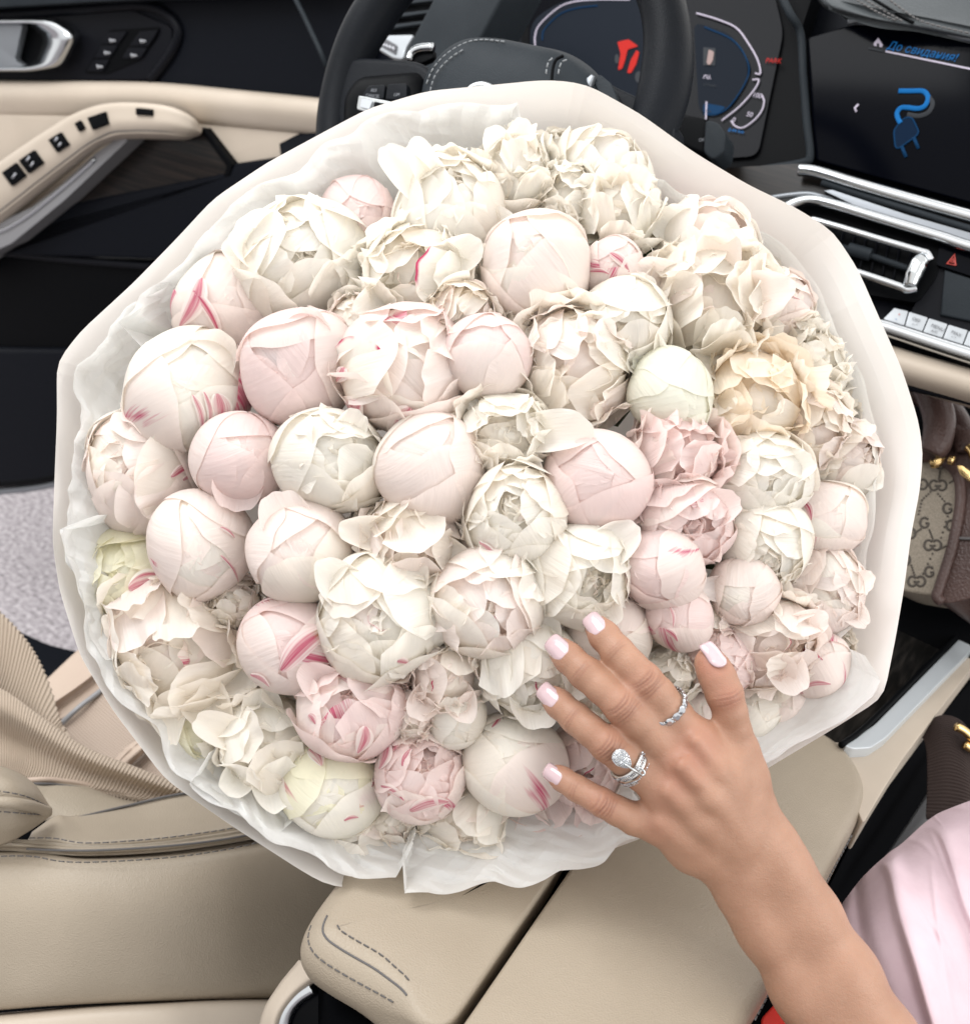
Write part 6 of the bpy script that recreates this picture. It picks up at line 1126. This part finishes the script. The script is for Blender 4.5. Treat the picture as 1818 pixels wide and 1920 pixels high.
cc_ = wv_(cs(1246, 1325, .5745)); ax = frame(0, 3, 1); n_ = CAM - cc_; n_ -= ax * (n_ @ ax); n_ /= np.linalg.norm(n_); ax = ax + n_ * .30; ax /= np.linalg.norm(ax); n_ -= ax * (n_ @ ax); n_ /= np.linalg.norm(n_); b_ = np.cross(n_, ax)
ra = 36.5 * .5745 / FPX + .0006
r1 = thing('ring', 'white gold ring set all round with large round diamonds, on the index finger', 'ring', cc_, 'diamond rings on the hand')
tube('band', [cc_ + (ra + .0002) * (b_ * math.cos(t) + n_ * math.sin(t)) for t in np.linspace(0, 6.2832, 61)[:-1]], .0009, M['white_gold'], r1, closed=True, seg=8, up=ax)
for k in range(16):
    t = 6.2832 * (k + .3) / 16; o_ = b_ * math.cos(t) + n_ * math.sin(t); link('diamond', ico(cc_ + o_ * (ra + .0014), ax, o_, .0028, .0024), r1, M['diamond'])
    for s in (-1, 1): 
        V, F = tube_vf([cc_ + (b_ * math.cos(t + .196) + n_ * math.sin(t + .196)) * (ra + .0006) + ax * s * .0013, cc_ + (b_ * math.cos(t + .196) + n_ * math.sin(t + .196)) * (ra + .0022) + ax * s * .0013], .00045, 6); link('prong', mesh(V, F), r1, M['white_gold'])
c2 = wv_(cs(1182, 1432, .5745)); ax = frame(2, 3, 1); n_ = CAM - c2; n_ -= ax * (n_ @ ax); n_ /= np.linalg.norm(n_); ax = ax + n_ * .26; ax /= np.linalg.norm(ax); n_ -= ax * (n_ @ ax); n_ /= np.linalg.norm(n_); b_ = np.cross(n_, ax); ra = 33.5 * .5745 / FPX + .0008
r2 = thing('ring', 'wide three-band diamond ring with pear shaped cluster and crossing pin, on ring finger', 'ring', c2, 'diamond rings on the hand')
J = Join(); rp_ = np.random.default_rng(8)
for s in (-.0032, 0, .0032):
    tube('band', [c2 + ax * (s + .0008 * math.sin(t)) + ra * (b_ * math.cos(t) + n_ * math.sin(t)) for t in np.linspace(0, 6.2832, 61)[:-1]], .00155, M['white_gold'], r2, closed=True, seg=10, up=ax)
def bead(c, n, r, k=6):
    n = n / np.linalg.norm(n); a = np.cross(n, (0.2, .5, 1)); a /= np.linalg.norm(a); b = np.cross(n, a); V = [c + r * (a * math.cos(6.2832 * j / k) + b * math.sin(6.2832 * j / k)) for j in range(k)] + [c + n * r * .5 + r * .5 * (a * math.cos(6.2832 * (j + .5) / k) + b * math.sin(6.2832 * (j + .5) / k)) for j in range(k)]
    return V, [tuple(range(k, 2 * k))] + [(j, (j + 1) % k, k + j) for j in range(k)] + [(k + (j - 1) % k, j, k + j) for j in range(k)]
for s in (-.0032, .0032):
    for t in np.arange(.1, 3.1, .105):
        for q in (-.0007, .0007): o_ = b_ * math.cos(t) + n_ * math.sin(t); J.add(*bead(c2 + ax * (s + q + .0008 * math.sin(t)) + o_ * (ra + .0014), o_ + rp_.normal(size=3) * .25, .00062))
o = J.out('pave_stones', M['diamond'], r2, smooth=False); o['kind'] = 'stuff'
pc = wv_(cs(1166, 1424, .5565)); J = Join(); V = []; e1 = wv_(cs(1190, 1446, .5565)) - pc; e1 /= np.linalg.norm(e1); nn_ = CAM - pc; nn_ -= e1 * (nn_ @ e1); nn_ /= np.linalg.norm(nn_); e2 = np.cross(nn_, e1)
def pear(a, r): w = .0045 * (1 - .32 * math.cos(a)); return pc + e1 * (.0062 * math.cos(a) * r) + e2 * (w * math.sin(a) * r) + nn_ * (.0024 * math.sqrt(max(0, 1 - r * r)))
Vp = [pear(a, r) for r in (1, .85, .6, .3) for a in np.linspace(0, 6.2832, 25)[:-1]] + [pear(0, 0)]; Fp = [tuple(f) for f in grid_faces(4, 24, True)] + [(72 + j, 72 + (j + 1) % 24, 96) for j in range(24)]
cl2 = link('pear_cluster', mesh(Vp, Fp), r2, M['white_gold'])
for r in (.12, .32, .52, .72, .92):
    for a in np.linspace(0, 6.2832, max(4, int(34 * r)) + 1)[:-1]: J.add(*bead(pear(a + r * 3, r), nn_ + (pear(a + r * 3, r) - pc) / .004 * .6 + rp_.normal(size=3) * .2, .00062))
o = J.out('pave_stones', M['diamond'], cl2, smooth=False); o['kind'] = 'stuff'
tube('pin', [wv_(cs(1171, 1433, .5545)), wv_(cs(1186, 1443, .5535)), wv_(cs(1202, 1453, .556))], .00065, M['chrome_bright'], r2, n=12, seg=8)
tube('pin_loop', [wv_(cs(x, y, .5565)) for x, y in ((1196, 1450), (1203, 1454), (1208, 1452), (1207, 1446), (1200, 1440), (1196, 1442))], .0006, M['chrome_bright'], r2, n=24, seg=8)
